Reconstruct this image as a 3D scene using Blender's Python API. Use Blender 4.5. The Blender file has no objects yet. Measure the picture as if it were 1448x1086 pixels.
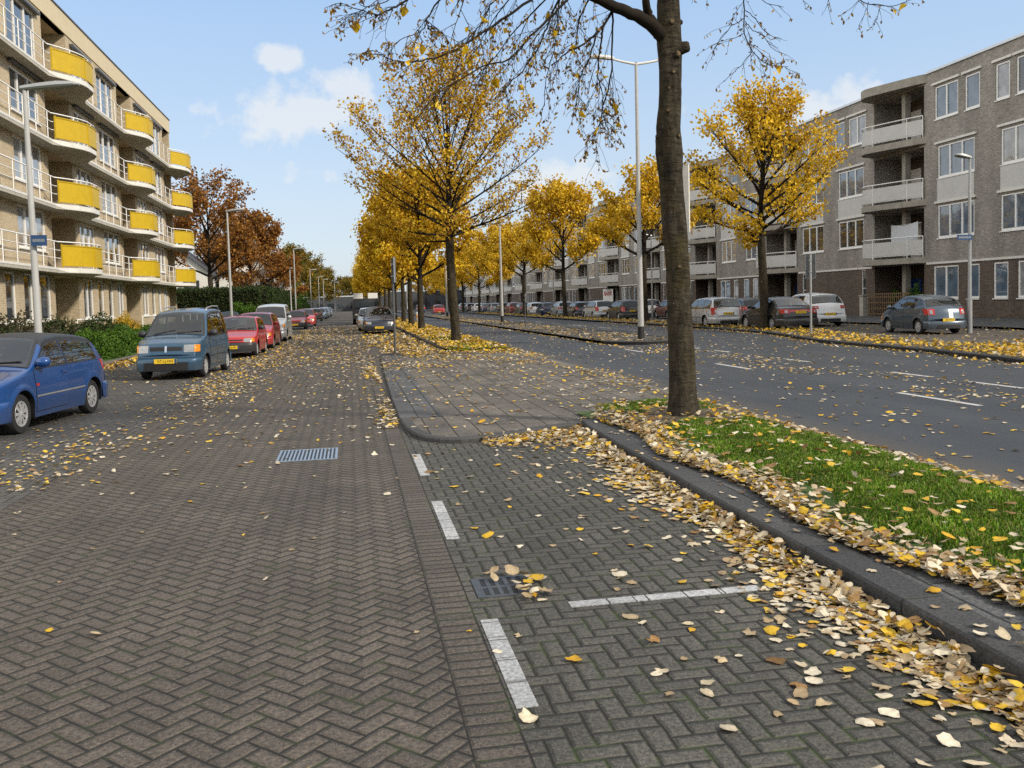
import bpy, bmesh, math, random
import numpy as np
from mathutils import Vector, Matrix
random.seed(7); RNG = np.random.default_rng(7)
rad = math.radians
S = bpy.context.scene
COL = S.collection

# ------------------------------------------------------------------ camera
EYE = 1.68; FPX = 1250.0; PW = 1448.0; PH = 1086.0
YAW, PITCH, ROLL, SHIFT = rad(10.28575), rad(3.2), rad(1.5466), 47.27
def cam_axes():
    cy, sy = math.cos(YAW), math.sin(YAW); cp, sp = math.cos(PITCH), math.sin(PITCH); cr, sr = math.cos(ROLL), math.sin(ROLL)
    fwd = Vector((sy, cy, 0)); right = Vector((cy, -sy, 0)); up = Vector((0, 0, 1))
    f2 = fwd*cp - up*sp; u2 = up*cp + fwd*sp
    return right*cr - u2*sr, u2*cr + right*sr, f2
AX_R, AX_U, AX_F = cam_axes()
cd = bpy.data.cameras.new('camera'); cam = bpy.data.objects.new('camera', cd); COL.objects.link(cam)
m = Matrix.Identity(4)
for i, a in enumerate((AX_R, AX_U, -AX_F)):
    for j in range(3): m[j][i] = a[j]
m[2][3] = EYE
cam.matrix_world = m
cd.sensor_width = 36; cd.lens = 36*FPX/PW; cd.shift_y = -SHIFT/PW; cd.clip_start = .05; cd.clip_end = 4000
S.camera = cam
def at(x, y, Y):            # a pixel of the photograph at a distance Y along the street -> a point
    d = AX_R*((x-PW/2)/FPX) + AX_U*((PH/2-SHIFT-y)/FPX) + AX_F
    return Vector((0, 0, EYE)) + d*(Y/d.y)
def px(P):
    d = Vector(P) - Vector((0, 0, EYE)); z = d.dot(AX_F)
    return (PW/2 + FPX*d.dot(AX_R)/z, PH/2 - FPX*d.dot(AX_U)/z - SHIFT, z)

# ------------------------------------------------------------------ light
SUN_EL, SUN_AZ = rad(33), rad(128)      # azimuth from +Y (street direction) clockwise: right and behind the camera
SUN_STR, SUN_ANG, SKY_STR, EXPO = 2.6, rad(5), 0.12, 0.70
sd = bpy.data.lights.new('sun', 'SUN'); sd.energy = SUN_STR; sd.angle = SUN_ANG; sd.color = (1, .90, .76)
sun = bpy.data.objects.new('sun', sd); COL.objects.link(sun)
tosun = Vector((math.cos(SUN_EL)*math.sin(SUN_AZ), math.cos(SUN_EL)*math.cos(SUN_AZ), math.sin(SUN_EL)))
sun.rotation_euler = tosun.to_track_quat('Z', 'Y').to_euler(); sun.location = (10, -20, 40)
S.view_settings.view_transform = 'Standard'; S.view_settings.look = 'None'
S.view_settings.exposure = EXPO; S.view_settings.gamma = 1
S.render.engine = 'CYCLES'
S.cycles.max_bounces = 6; S.cycles.transparent_max_bounces = 6
S.cycles.diffuse_bounces = 3; S.cycles.glossy_bounces = 3
S.cycles.caustics_reflective = False; S.cycles.caustics_refractive = False
S.cycles.use_denoising = False
S.cycles.sample_clamp_indirect = 2; S.cycles.sample_clamp_direct = 6

class NT:                   # small helper for writing node trees
    def __init__(s, tree): s.t = tree; s.n = tree.nodes; s.l = tree.links
    def new(s, typ, **kw):
        n = s.n.new(typ)
        for k, v in kw.items(): setattr(n, k, v)
        return n
    def put(s, sock, v):
        if v is None: return
        if hasattr(v, 'is_output') or isinstance(v, bpy.types.NodeSocket): s.l.new(v, sock)
        else:
            if sock.type == 'RGBA' and len(v) == 3: v = (*v, 1)
            sock.default_value = v
    def math(s, op, a, b=None, c=None, clamp=False):
        n = s.new('ShaderNodeMath', operation=op, use_clamp=clamp)
        for i, v in enumerate((a, b, c)): s.put(n.inputs[i], v)
        return n.outputs[0]
    def vmath(s, op, a, b=None):
        n = s.new('ShaderNodeVectorMath', operation=op)
        s.put(n.inputs[0], a); s.put(n.inputs[1], b); return n.outputs[0]
    def mix(s, f, a, b, blend='MIX'):
        n = s.new('ShaderNodeMix', data_type='RGBA', blend_type=blend)
        s.put(n.inputs[0], f); s.put(n.inputs[6], a); s.put(n.inputs[7], b); return n.outputs[2]
    def noise(s, vec, scale, detail=2, rough=.5, out=0):
        n = s.new('ShaderNodeTexNoise'); s.put(n.inputs['Vector'], vec)
        n.inputs['Scale'].default_value = scale; n.inputs['Detail'].default_value = detail; n.inputs['Roughness'].default_value = rough
        return n.outputs[out]
    def ramp(s, f, lo, hi, a=0., b=1.):
        n = s.new('ShaderNodeMapRange'); n.clamp = True
        s.put(n.inputs[0], f)
        for i, v in zip((1, 2, 3, 4), (lo, hi, a, b)): n.inputs[i].default_value = v
        return n.outputs[0]
    def sep(s, v):
        n = s.new('ShaderNodeSeparateXYZ'); s.put(n.inputs[0], v); return n.outputs
    def comb(s, x, y, z=0.):
        n = s.new('ShaderNodeCombineXYZ')
        for i, v in enumerate((x, y, z)): s.put(n.inputs[i], v)
        return n.outputs[0]
    def white(s, v):
        n = s.new('ShaderNodeTexWhiteNoise', noise_dimensions='3D'); s.put(n.inputs[0], v); return n.outputs[0]
    def bump(s, h, strength=.5, dist=.01, normal=None):
        n = s.new('ShaderNodeBump'); n.inputs['Strength'].default_value = strength; n.inputs['Distance'].default_value = dist
        s.put(n.inputs['Height'], h); s.put(n.inputs['Normal'], normal); return n.outputs[0]

# ------------------------------------------------------------------ sky
wd = bpy.data.worlds.new('World'); S.world = wd; wd.use_nodes = True
w = NT(wd.node_tree); w.n.clear()
sky = w.new('ShaderNodeTexSky', sky_type='NISHITA', sun_disc=False, sun_elevation=SUN_EL, sun_rotation=SUN_AZ)
sky.air_density = 1.0; sky.dust_density = 1.5; sky.ozone_density = 1.5
tc = w.new('ShaderNodeTexCoord').outputs['Generated']
sx, sy_, sz = w.sep(tc)
# thin bright veil over the whole sky, thicker towards the horizon, and a few small cumulus
hzc = w.ramp(sz, 0.0, .42, 0, 1)
air = w.mix(hzc, (3.75, 4.15, 4.5), (1.75, 3.0, 4.85))
skyc = w.mix(.78, sky.outputs[0], air)
el = w.math('MAXIMUM', sz, .02)
cx = w.math('DIVIDE', sx, w.math('ADD', el, .12)); cyy = w.math('DIVIDE', sy_, w.math('ADD', el, .12))
cv = w.comb(cx, cyy, 3.3)
cl = w.noise(cv, .95, 6, .58)
big = w.noise(w.comb(cx, cyy, 9.1), .33, 2)
clf = w.math('MULTIPLY', w.ramp(cl, .535, .66), w.ramp(big, .47, .60), clamp=True)
# the cumulus bank low in the street's far left, where the photograph has it
dirn = w.vmath('NORMALIZE', tc)
def blob(dx, dz, wx, wz):
    az = w.math('ARCTAN2', sx, sy_)
    a = w.math('DIVIDE', w.math('SUBTRACT', az, dx), wx); b = w.math('DIVIDE', w.math('SUBTRACT', w.math('ARCSINE', sz), dz), wz)
    d = w.math('SQRT', w.math('ADD', w.math('MULTIPLY', a, a), w.math('MULTIPLY', b, b)))
    return w.ramp(d, 0.25, 1.25, 1, 0)
fine = w.noise(tc, 15, 8, .62)
def puff(b, lo=.50, hi=.76): return w.ramp(w.math('ADD', w.math('MULTIPLY', b, .70), w.math('MULTIPLY', w.math('SUBTRACT', fine, .47), 2.1)), lo, hi)
p1 = puff(blob(-.045, .205, .12, .045)); p2 = puff(blob(-.03, .142, .06, .025)); p3 = puff(blob(.24, .125, .12, .04)); p4 = puff(blob(-.068, .262, .035, .02)); p5 = puff(blob(.54, .19, .10, .04)); p6 = puff(blob(.01, .235, .06, .035))
allp = p1
for q in (p2, p3, p4, p5, p6): allp = w.math('MAXIMUM', allp, q)
behind = w.ramp(sy_, .25, -.1)      # broken cloud behind the viewer
clf = w.math('MAXIMUM', w.math('MULTIPLY', allp, .68), w.math('MULTIPLY', clf, behind))
skyc = w.mix(clf, skyc, (4.5, 4.6, 4.65))
# unseen bright cloud sheet added overhead and behind, for a neutral ambient fill
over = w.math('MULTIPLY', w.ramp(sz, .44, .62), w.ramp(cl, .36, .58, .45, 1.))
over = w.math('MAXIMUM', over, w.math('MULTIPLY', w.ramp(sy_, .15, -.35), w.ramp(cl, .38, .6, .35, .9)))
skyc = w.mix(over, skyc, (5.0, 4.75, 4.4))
lft = w.math('MULTIPLY', w.ramp(sx, -.42, -.72), w.ramp(cl, .34, .6, .6, 1.))      # bright bank added out of view on the left to light right facades
skyc = w.mix(lft, skyc, (9.5, 9.2, 8.7))
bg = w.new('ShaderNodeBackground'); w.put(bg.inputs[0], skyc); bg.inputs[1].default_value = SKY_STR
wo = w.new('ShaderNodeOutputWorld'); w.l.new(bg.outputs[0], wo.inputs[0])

# ------------------------------------------------------------------ helpers
def mesh_obj(name, verts, faces, mats, fm=None, parent=None, smooth=False, sharp=None, recalc=False):
    me = bpy.data.meshes.new(name); me.from_pydata(verts, [], faces)
    if not isinstance(mats, (list, tuple)): mats = [mats]
    for mm in mats: me.materials.append(mm)
    if fm is not None: me.polygons.foreach_set('material_index', fm)
    if recalc:
        b = bmesh.new(); b.from_mesh(me); bmesh.ops.remove_doubles(b, verts=b.verts, dist=1e-5)
        bmesh.ops.recalc_face_normals(b, faces=b.faces); b.to_mesh(me); b.free()
    if smooth:
        me.polygons.foreach_set('use_smooth', [True]*len(me.polygons))
        if sharp: me.set_sharp_from_angle(angle=rad(sharp))
    me.update()
    o = bpy.data.objects.new(name, me); COL.objects.link(o)
    if parent: o.parent = parent
    return o
class MB:
    def __init__(s): s.v = []; s.f = []; s.m = []
    def add(s, vs, fs, mi=0):
        k = len(s.v); s.v += [tuple(p) for p in vs]; s.f += [tuple(i+k for i in f) for f in fs]; s.m += [mi]*len(fs)
    def quad(s, a, b, c, d, mi=0): s.add((a, b, c, d), ((0, 1, 2, 3),), mi)
    def box(s, x0, y0, z0, x1, y1, z1, mi=0, M=None):
        x0, x1 = min(x0, x1), max(x0, x1); y0, y1 = min(y0, y1), max(y0, y1); z0, z1 = min(z0, z1), max(z0, z1)
        vs = [(x0,y0,z0),(x1,y0,z0),(x1,y1,z0),(x0,y1,z0),(x0,y0,z1),(x1,y0,z1),(x1,y1,z1),(x0,y1,z1)]
        if M is not None: vs = [M @ Vector(p) for p in vs]
        s.add(vs, ((0,3,2,1),(4,5,6,7),(0,1,5,4),(1,2,6,5),(2,3,7,6),(3,0,4,7)), mi)
    def tube(s, pts, rs, n=6, mi=0, cap=True):
        pts = [Vector(p) for p in pts]
        if not isinstance(rs, (list, tuple)): rs = [rs]*len(pts)
        rings = []; u = None
        for i, p in enumerate(pts):
            t = (pts[min(i+1, len(pts)-1)] - pts[max(i-1, 0)])
            t = t.normalized() if t.length > 1e-9 else Vector((0, 0, 1))
            if u is None: u = t.orthogonal().normalized()
            else:
                u = u - t*u.dot(t); u = u.normalized() if u.length > 1e-6 else t.orthogonal().normalized()
            v = t.cross(u)
            rings.append([p + (u*math.cos(a) + v*math.sin(a))*rs[i] for a in [2*math.pi*k/n for k in range(n)]])
        vs = [q for r in rings for q in r]; fs = []
        for i in range(len(pts)-1):
            for k in range(n): fs.append((i*n+k, i*n+(k+1) % n, (i+1)*n+(k+1) % n, (i+1)*n+k))
        if cap: fs.append(tuple(range(n))[::-1]); fs.append(tuple((len(pts)-1)*n+k for k in range(n)))
        s.add(vs, fs, mi)
    def lathe(s, prof, c, axis='z', n=16, mi=0):           # prof: (r, h)
        vs = []; fs = []
        for r, h in prof:
            for k in range(n):
                a = 2*math.pi*k/n; p = (r*math.cos(a), r*math.sin(a), h)
                if axis == 'y': p = (p[0], p[2], p[1])
                if axis == 'x': p = (p[2], p[0], p[1])
                vs.append((c[0]+p[0], c[1]+p[1], c[2]+p[2]))
        for i in range(len(prof)-1):
            for k in range(n): fs.append((i*n+k, i*n+(k+1) % n, (i+1)*n+(k+1) % n, (i+1)*n+k))
        s.add(vs, fs, mi)
    def poly(s, pts, z0, z1, mi=0):                          # prism over a plan polygon
        n = len(pts)
        s.add([(x, y, z0) for x, y in pts] + [(x, y, z1) for x, y in pts],
              [tuple(range(n))[::-1], tuple(range(n, 2*n))] + [(k, (k+1) % n, n+(k+1) % n, n+k) for k in range(n)], mi)
    def grid(s, G, mi=0, flip=False):                        # G: rows of points
        r, c = len(G), len(G[0]); vs = [p for row in G for p in row]; fs = []
        for i in range(r-1):
            for j in range(c-1):
                q = (i*c+j, i*c+j+1, (i+1)*c+j+1, (i+1)*c+j); fs.append(q[::-1] if flip else q)
        s.add(vs, fs, mi)
    def build(s, name, mats, parent=None, **kw): return mesh_obj(name, s.v, s.f, mats, s.m, parent, **kw)
def tag(o, label=None, cat=None, group=None, kind=None):
    for k, v in (('label', label), ('category', cat), ('group', group), ('kind', kind)):
        if v: o[k] = v
    return o
def thing(name, label, cat, loc=(0, 0, 0), rz=0, group=None):
    o = bpy.data.objects.new(name, None); COL.objects.link(o); o.empty_display_size = .2
    o.location = loc; o.rotation_euler = (0, 0, rz)
    return tag(o, label, cat, group)
def copy_tree(o, parent=None):
    c = o.copy(); COL.objects.link(c)
    if parent: c.parent = parent
    for ch in [q for q in o.children]: copy_tree(ch, c)
    return c
def np_mesh(name, V, F, mats, parent=None, col=None, mi=None, smooth=False):
    """V (n,3) F (k,m) arrays, col (n,3) per-vertex colour"""
    me = bpy.data.meshes.new(name); n, k, mm = len(V), len(F), F.shape[1]
    me.vertices.add(n); me.vertices.foreach_set('co', np.ascontiguousarray(V, np.float32).ravel())
    me.loops.add(k*mm); me.loops.foreach_set('vertex_index', np.ascontiguousarray(F, np.int32).ravel())
    me.polygons.add(k); me.polygons.foreach_set('loop_start', np.arange(k, dtype=np.int32)*mm)
    me.polygons.foreach_set('loop_total', np.full(k, mm, np.int32))
    if mi is not None: me.polygons.foreach_set('material_index', np.ascontiguousarray(mi, np.int32))
    if smooth: me.polygons.foreach_set('use_smooth', np.ones(k, bool))
    if col is not None:
        a = me.color_attributes.new('Col', 'FLOAT_COLOR', 'POINT')
        a.data.foreach_set('color', np.concatenate([col, np.ones((n, 1))], 1).astype(np.float32).ravel())
    for q in (mats if isinstance(mats, (list, tuple)) else [mats]): me.materials.append(q)
    me.update(calc_edges=True); me.validate()
    o = bpy.data.objects.new(name, me); COL.objects.link(o)
    if parent: o.parent = parent
    return o

# ------------------------------------------------------------------ materials
def newmat(name):
    mt = bpy.data.materials.new(name); mt.use_nodes = True; t = NT(mt.node_tree); t.n.clear()
    p = t.new('ShaderNodeBsdfPrincipled'); o = t.new('ShaderNodeOutputMaterial'); t.l.new(p.outputs[0], o.inputs[0])
    t.p = p; t.out = o; t.mat = mt
    t.pos = t.new('ShaderNodeTexCoord').outputs['Object']
    return mt, t
def simple(name, c, rough=.6, metal=0., var=.12, vs=6., bump=0., bs=60., coat=0., spec=.5):
    mt, t = newmat(name)
    n = t.noise(t.pos, vs, 4, .6)
    k = t.ramp(n, .25, .75, 1-var, 1+var)
    col = t.mix(1., (*c, 1), t.comb(k, k, k), 'MULTIPLY')
    t.put(t.p.inputs['Base Color'], col); t.p.inputs['Roughness'].default_value = rough; t.p.inputs['Metallic'].default_value = metal
    t.p.inputs['Coat Weight'].default_value = coat; t.p.inputs['Coat Roughness'].default_value = .04
    t.p.inputs['Specular IOR Level'].default_value = spec
    if bump: t.put(t.p.inputs['Normal'], t.bump(t.noise(t.pos, bs, 3), bump, .01))
    return mt
def paint(name, c, metal=.0, rough=.32):
    """car paint: coloured base under clear coat, with road film towards the sills"""
    mt, t = newmat(name)
    z = t.sep(t.pos)[2]
    dirt = t.math('MULTIPLY', t.ramp(z, .15, .55, .55, 0.04), t.ramp(t.noise(t.pos, 5, 4), .3, .7, .5, 1.))
    col = t.mix(dirt, (*c, 1), (.085, .075, .062))
    t.put(t.p.inputs['Base Color'], col); t.p.inputs['Metallic'].default_value = metal
    t.put(t.p.inputs['Roughness'], t.math('ADD', t.math('MULTIPLY', dirt, .4), rough))
    t.p.inputs['Coat Weight'].default_value = .8; t.put(t.p.inputs['Coat Roughness'], t.math('ADD', t.math('MULTIPLY', dirt, .5), .05))
    return mt
def herring(t, x, y, wd):
    u = t.math('DIVIDE', x, wd); v = t.math('DIVIDE', y, wd)
    i = t.math('FLOOR', u); j = t.math('FLOOR', v); fu = t.math('SUBTRACT', u, i); fv = t.math('SUBTRACT', v, j)
    k = t.math('FLOORED_MODULO', t.math('SUBTRACT', i, j), 4.)
    k = t.math('ROUND', k)
    h = t.math('LESS_THAN', k, 1.5); nh = t.math('SUBTRACT', 1., h); k3 = t.math('SUBTRACT', 3., k)
    def sel(a, b): return t.math('ADD', t.math('MULTIPLY', h, a), t.math('MULTIPLY', nh, b))
    a = sel(t.math('ADD', fu, k), t.math('ADD', fv, k3)); b = sel(fv, fu)
    d = t.math('MINIMUM', t.math('MINIMUM', a, t.math('SUBTRACT', 2., a)), t.math('MINIMUM', b, t.math('SUBTRACT', 1., b)))
    ident = t.white(t.comb(sel(t.math('SUBTRACT', i, k), i), sel(j, t.math('SUBTRACT', j, k3)), t.math('MULTIPLY', h, 7.)))
    return t.math('MULTIPLY', d, wd), ident
def stretcher(t, x, y, lx, ly, off=.5):
    v = t.math('DIVIDE', y, ly); j = t.math('FLOOR', v); fv = t.math('SUBTRACT', v, j)
    u = t.math('ADD', t.math('DIVIDE', x, lx), t.math('MULTIPLY', t.math('FLOORED_MODULO', j, 2.), off)); i = t.math('FLOOR', u); fu = t.math('SUBTRACT', u, i)
    dx = t.math('MULTIPLY', t.math('MINIMUM', fu, t.math('SUBTRACT', 1., fu)), lx)
    dy = t.math('MULTIPLY', t.math('MINIMUM', fv, t.math('SUBTRACT', 1., fv)), ly)
    return t.math('MINIMUM', dx, dy), t.white(t.comb(i, j, 2.))
def paving(name, ca, cb, pattern, joint=(.010, .009, .007), jw=.006, moss=.0, spots=.45, depth=.016, grit=1., patch=(.75, 1.2), rough=(.62, .9)):
    mt, t = newmat(name)
    x, y, z = t.sep(t.pos)
    wob = t.noise(t.pos, 9, 2, .5, 1); wo = t.sep(wob)
    x = t.math('ADD', x, t.math('MULTIPLY', t.math('SUBTRACT', wo[0], .5), .012)); y = t.math('ADD', y, t.math('MULTIPLY', t.math('SUBTRACT', wo[1], .5), .012))
    d, ident = pattern(t, x, y)
    f1 = t.noise(t.pos, 1.1, 5, .6); f2 = t.noise(t.pos, 46, 5, .75); f3 = t.noise(t.pos, 120, 2, .6)
    col = t.mix(ident, (*ca, 1), (*cb, 1))
    lanes = t.noise(t.comb(t.math('MULTIPLY', x, 1.), t.math('MULTIPLY', y, .06), 4.), 1.5, 3, .6)      # wheel tracks and worn lanes along the street
    stain = t.ramp(t.noise(t.comb(x, y, 8.), .55, 5, .7), .60, .70, 1., .78)
    k0 = t.math('MULTIPLY', t.math('MULTIPLY', t.ramp(lanes, .3, .7, .84, 1.16), stain), t.ramp(f1, .3, .7, *patch))
    k = t.math('MULTIPLY', k0, t.ramp(f2, .36, .64, 1-.58*grit, 1+.58*grit))
    col = t.mix(1., col, t.comb(k, k, k), 'MULTIPLY')
    if spots:                                         # pale grit in the face of the bricks
        sp = t.math('MULTIPLY', t.ramp(f3, .61, .68), spots)
        col = t.mix(sp, col, (.32, .30, .26))
    dn = t.math('ADD', d, t.math('MULTIPLY', t.math('SUBTRACT', f2, .5), .006))
    jm = t.ramp(dn, jw*.35, jw, 1, 0)
    jc = (*joint, 1)
    if moss:
        mo = t.math('MULTIPLY', t.ramp(t.noise(t.pos, 4.2, 4, .7), .50, .62), moss)
        jc = t.mix(mo, jc, (.045, .075, .012))
        wide = t.math('MULTIPLY', t.ramp(dn, jw*.6, jw*2.2, 1, 0), t.math('MULTIPLY', mo, .45))
        col = t.mix(wide, col, (.05, .07, .016))
    col = t.mix(jm, col, jc)
    t.put(t.p.inputs['Base Color'], col)
    t.put(t.p.inputs['Roughness'], t.ramp(f2, .3, .7, *rough))
    hgt = t.math('ADD', t.ramp(d, 0., jw*2.0), t.math('ADD', t.math('MULTIPLY', f2, .35), t.math('MULTIPLY', ident, .25)))
    t.put(t.p.inputs['Normal'], t.bump(hgt, 1., depth))
    return mt
def rot45(t, x, y):
    s = .70710678
    return t.math('MULTIPLY', t.math('ADD', x, y), s), t.math('MULTIPLY', t.math('SUBTRACT', y, x), s)
M = {}
M['road_brick'] = paving('road_brick', (.072, .060, .049), (.096, .080, .066), lambda t, x, y: herring(t, *rot45(t, x, y), .093), moss=.4, jw=.0105)
M['bay_brick'] = paving('bay_brick', (.056, .054, .047), (.076, .073, .063), lambda t, x, y: herring(t, x, y, .095), moss=.55, jw=.0105, joint=(.012, .012, .008))
M['course_brick'] = paving('course_brick', (.068, .057, .047), (.090, .076, .063), lambda t, x, y: stretcher(t, t.math('SUBTRACT', x, .385), y, .21, .092, 0.), moss=.5, jw=.010)
M['park_brick'] = paving('park_brick', (.060, .058, .055), (.084, .080, .075), lambda t, x, y: herring(t, x, y, .104), moss=.2, jw=.007)
M['tile'] = paving('tile', (.088, .078, .066), (.132, .117, .098), lambda t, x, y: stretcher(t, y, x, .62, .31, .5), jw=.008, moss=.3, spots=.15, patch=(.6, 1.25))
M['tile_dark'] = paving('tile_dark', (.055, .057, .060), (.080, .082, .085), lambda t, x, y: stretcher(t, y, x, .6, .3, .5), jw=.008, moss=.2, spots=.15)
M['kerb_stone'] = paving('kerb_stone', (.030, .031, .033), (.050, .050, .050), lambda t, x, y: stretcher(t, y, x, 1.0, 50., 0.), jw=.006, moss=.6, spots=.2, grit=.9)
M['kerb_pale'] = paving('kerb_pale', (.10, .092, .080), (.14, .128, .110), lambda t, x, y: stretcher(t, y, x, 1.0, 50., 0.), jw=.007, moss=.3, spots=.1)
M['white_stone'] = paving('white_stone', (.33, .345, .36), (.42, .43, .44), lambda t, x, y: stretcher(t, y, x, .25, .5, 0.), jw=.003, moss=0, spots=.25, grit=.7, patch=(.8, 1.1), joint=(.12, .12, .11))
def asphalt():
    mt, t = newmat('asphalt'); x, y, z = t.sep(t.pos)
    f1 = t.noise(t.comb(x, t.math('MULTIPLY', y, .25)), .9, 5, .6); f2 = t.noise(t.pos, 85, 3, .75); f3 = t.noise(t.pos, 190, 2, .6)
    col = t.mix(t.ramp(f1, .3, .7), (.022, .026, .032, 1), (.040, .045, .052, 1))
    k = t.ramp(f2, .3, .7, .72, 1.32); col = t.mix(1., col, t.comb(k, k, k), 'MULTIPLY')
    col = t.mix(t.math('MULTIPLY', t.ramp(f3, .64, .72), .4), col, (.22, .22, .21))
    # silt along the near kerb
    silt = t.math('MULTIPLY', t.ramp(t.math('ADD', x, t.math('MULTIPLY', t.math('SUBTRACT', f1, .5), .9)), 5.5, 6.25, 1, 0), t.ramp(t.noise(t.pos, 14, 3), .3, .7, .45, 1.))
    col = t.mix(t.math('MULTIPLY', silt, .7), col, (.105, .088, .066))
    t.put(t.p.inputs['Base Color'], col); t.put(t.p.inputs['Roughness'], t.ramp(f2, .3, .7, .55, .85))
    t.put(t.p.inputs['Normal'], t.bump(f2, .6, .006)); return mt
M['asphalt'] = asphalt()
M['road_paint'] = simple('road_paint', (.42, .42, .42), .75, var=.55, vs=30)
M['soil'] = simple('soil', (.085, .068, .042), .95, var=.35, vs=9, bump=.8, bs=40)
M['lawn'] = simple('lawn', (.045, .085, .014), .95, var=.4, vs=5, bump=.8, bs=60)
M['earth'] = simple('earth', (.07, .085, .035), .95, var=.3, vs=.4)
def leafmat(name, trans=.35, rough=.55):
    mt, t = newmat(name); a = t.new('ShaderNodeAttribute', attribute_name='Col')
    n = t.ramp(t.noise(t.pos, 40, 3), .3, .7, .82, 1.15)
    c = t.mix(1., a.outputs[0], t.comb(n, n, n), 'MULTIPLY')
    t.put(t.p.inputs['Base Color'], c); t.p.inputs['Roughness'].default_value = rough; t.p.inputs['Specular IOR Level'].default_value = .3
    tr = t.new('ShaderNodeBsdfTranslucent'); t.put(tr.inputs[0], c)
    ms = t.new('ShaderNodeMixShader'); ms.inputs[0].default_value = trans
    t.l.new(t.p.outputs[0], ms.inputs[1]); t.l.new(tr.outputs[0], ms.inputs[2]); t.l.new(ms.outputs[0], t.out.inputs[0]); return mt
M['leaf'] = leafmat('leaf'); M['dead_leaf'] = leafmat('dead_leaf', .12, .5); M['blade'] = leafmat('blade', .3, .6)
def bark():
    mt, t = newmat('bark'); x, y, z = t.sep(t.pos)
    v = t.comb(t.math('MULTIPLY', x, 1.), t.math('MULTIPLY', y, 1.), t.math('MULTIPLY', z, .35))
    n = t.noise(v, 11, 6, .65); n2 = t.noise(t.pos, 2.6, 4, .6); n3 = t.noise(t.comb(x, y, t.math('MULTIPLY', z, 4.)), 6, 4, .6)
    col = t.mix(t.ramp(n, .32, .68), (.015, .013, .010, 1), (.070, .058, .040, 1))
    col = t.mix(t.math('MULTIPLY', t.ramp(n2, .46, .64), .6), col, (.060, .047, .019)); n4 = t.noise(t.pos, 17, 4, .7); col = t.mix(t.math('MULTIPLY', t.ramp(n4, .60, .66), .5), col, (.11, .10, .07))
    col = t.mix(t.math('MULTIPLY', t.ramp(n3, .54, .66), .7), col, (.018, .016, .012))
    t.put(t.p.inputs['Base Color'], col); t.p.inputs['Roughness'].default_value = .95; t.p.inputs['Specular IOR Level'].default_value = .15
    t.put(t.p.inputs['Normal'], t.bump(t.math('ADD', n, t.math('MULTIPLY', n3, .8)), 1., .045)); return mt
M['bark'] = bark()
M['twig'] = simple('twig', (.020, .016, .012), .95, var=.25, vs=8, spec=.15)
M['knot'] = simple('knot', (.13, .085, .04), .9, var=.4, vs=30)
def wallmat(name, ca, cb, mortar, bw=.22, bh=.068, stain=.35, axis='x'):
    mt, t = newmat(name); x, y, z = t.sep(t.pos)
    h = t.math('ADD', x, y)
    d, ident = stretcher(t, h, z, bw, bh, .5)
    f1 = t.noise(t.comb(t.math('MULTIPLY', x, 1.), t.math('MULTIPLY', y, 1.), t.math('MULTIPLY', z, .25)), .9, 5, .62); f2 = t.noise(t.pos, 30, 3, .6)
    col = t.mix(ident, (*ca, 1), (*cb, 1))
    k = t.math('MULTIPLY', t.ramp(f1, .3, .7, 1-stain, 1+stain*.6), t.ramp(f2, .3, .7, .85, 1.15)); col = t.mix(1., col, t.comb(k, k, k), 'MULTIPLY')
    jm = t.ramp(d, .004, .010, 1, 0); col = t.mix(jm, col, (*mortar, 1))
    t.put(t.p.inputs['Base Color'], col); t.p.inputs['Roughness'].default_value = .88
    t.put(t.p.inputs['Normal'], t.bump(t.math('ADD', t.ramp(d, .002, .012), t.math('MULTIPLY', f2, .3)), .7, .008)); return mt
M['cream_brick'] = wallmat('cream_brick', (.44, .36, .24), (.54, .45, .31), (.40, .33, .23), stain=.16)
M['grey_brick'] = wallmat('grey_brick', (.250, .233, .207), (.365, .340, .302), (.19, .177, .158), stain=.34)
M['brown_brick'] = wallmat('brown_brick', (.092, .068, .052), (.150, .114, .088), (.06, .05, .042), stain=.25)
M['cream_render'] = simple('cream_render', (.55, .47, .32), .8, var=.06, vs=2)
M['shade_wall'] = simple('shade_wall', (.20, .155, .105), .85, var=.12, vs=3)  # cream wall with the loggia's shade put into its colour
M['concrete'] = simple('concrete', (.40, .38, .33), .85, var=.18, vs=3, bump=.2)
M['grey_concrete'] = simple('grey_concrete', (.30, .28, .24), .85, var=.22, vs=2.5, bump=.2)
M['pale_panel'] = simple('pale_panel', (.52, .52, .50), .7, var=.08, vs=1.5)
M['white_paint'] = simple('white_paint', (.80, .80, .78), .45, var=.04)
M['dirty_white'] = simple('dirty_white', (.66, .65, .61), .6, var=.12, vs=4)
M['roof_edge'] = simple('roof_edge', (.62, .66, .70), .4, metal=.3, var=.06)
M['grey_steel'] = simple('grey_steel', (.36, .37, .37), .45, metal=.5, var=.12, vs=3)
M['dark_steel'] = simple('dark_steel', (.10, .105, .11), .5, metal=.4, var=.15)
M['lamp_paint'] = simple('lamp_paint', (.40, .40, .39), .5, var=.12, vs=2)
M['black'] = simple('black', (.012, .012, .013), .6, var=.1)
M['rubber'] = simple('rubber', (.018, .018, .019), .8, var=.2, vs=20)
M['plastic'] = simple('plastic', (.028, .03, .034), .5, var=.12)
M['alloy'] = simple('alloy', (.62, .63, .64), .32, metal=.55, var=.08, vs=20)
M['chrome'] = simple('chrome', (.75, .76, .78), .15, metal=.9, var=.03)
M['yellow_screen'] = simple('yellow_screen', (.50, .34, .006), .5, var=.08, vs=3)
M['plate'] = simple('plate', (.75, .50, .02), .45, var=.05)
M['red_lens'] = simple('red_lens', (.45, .012, .015), .15, var=.1, coat=1.)
M['amber_lens'] = simple('amber_lens', (.75, .26, .02), .15, var=.1, coat=1.)
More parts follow.
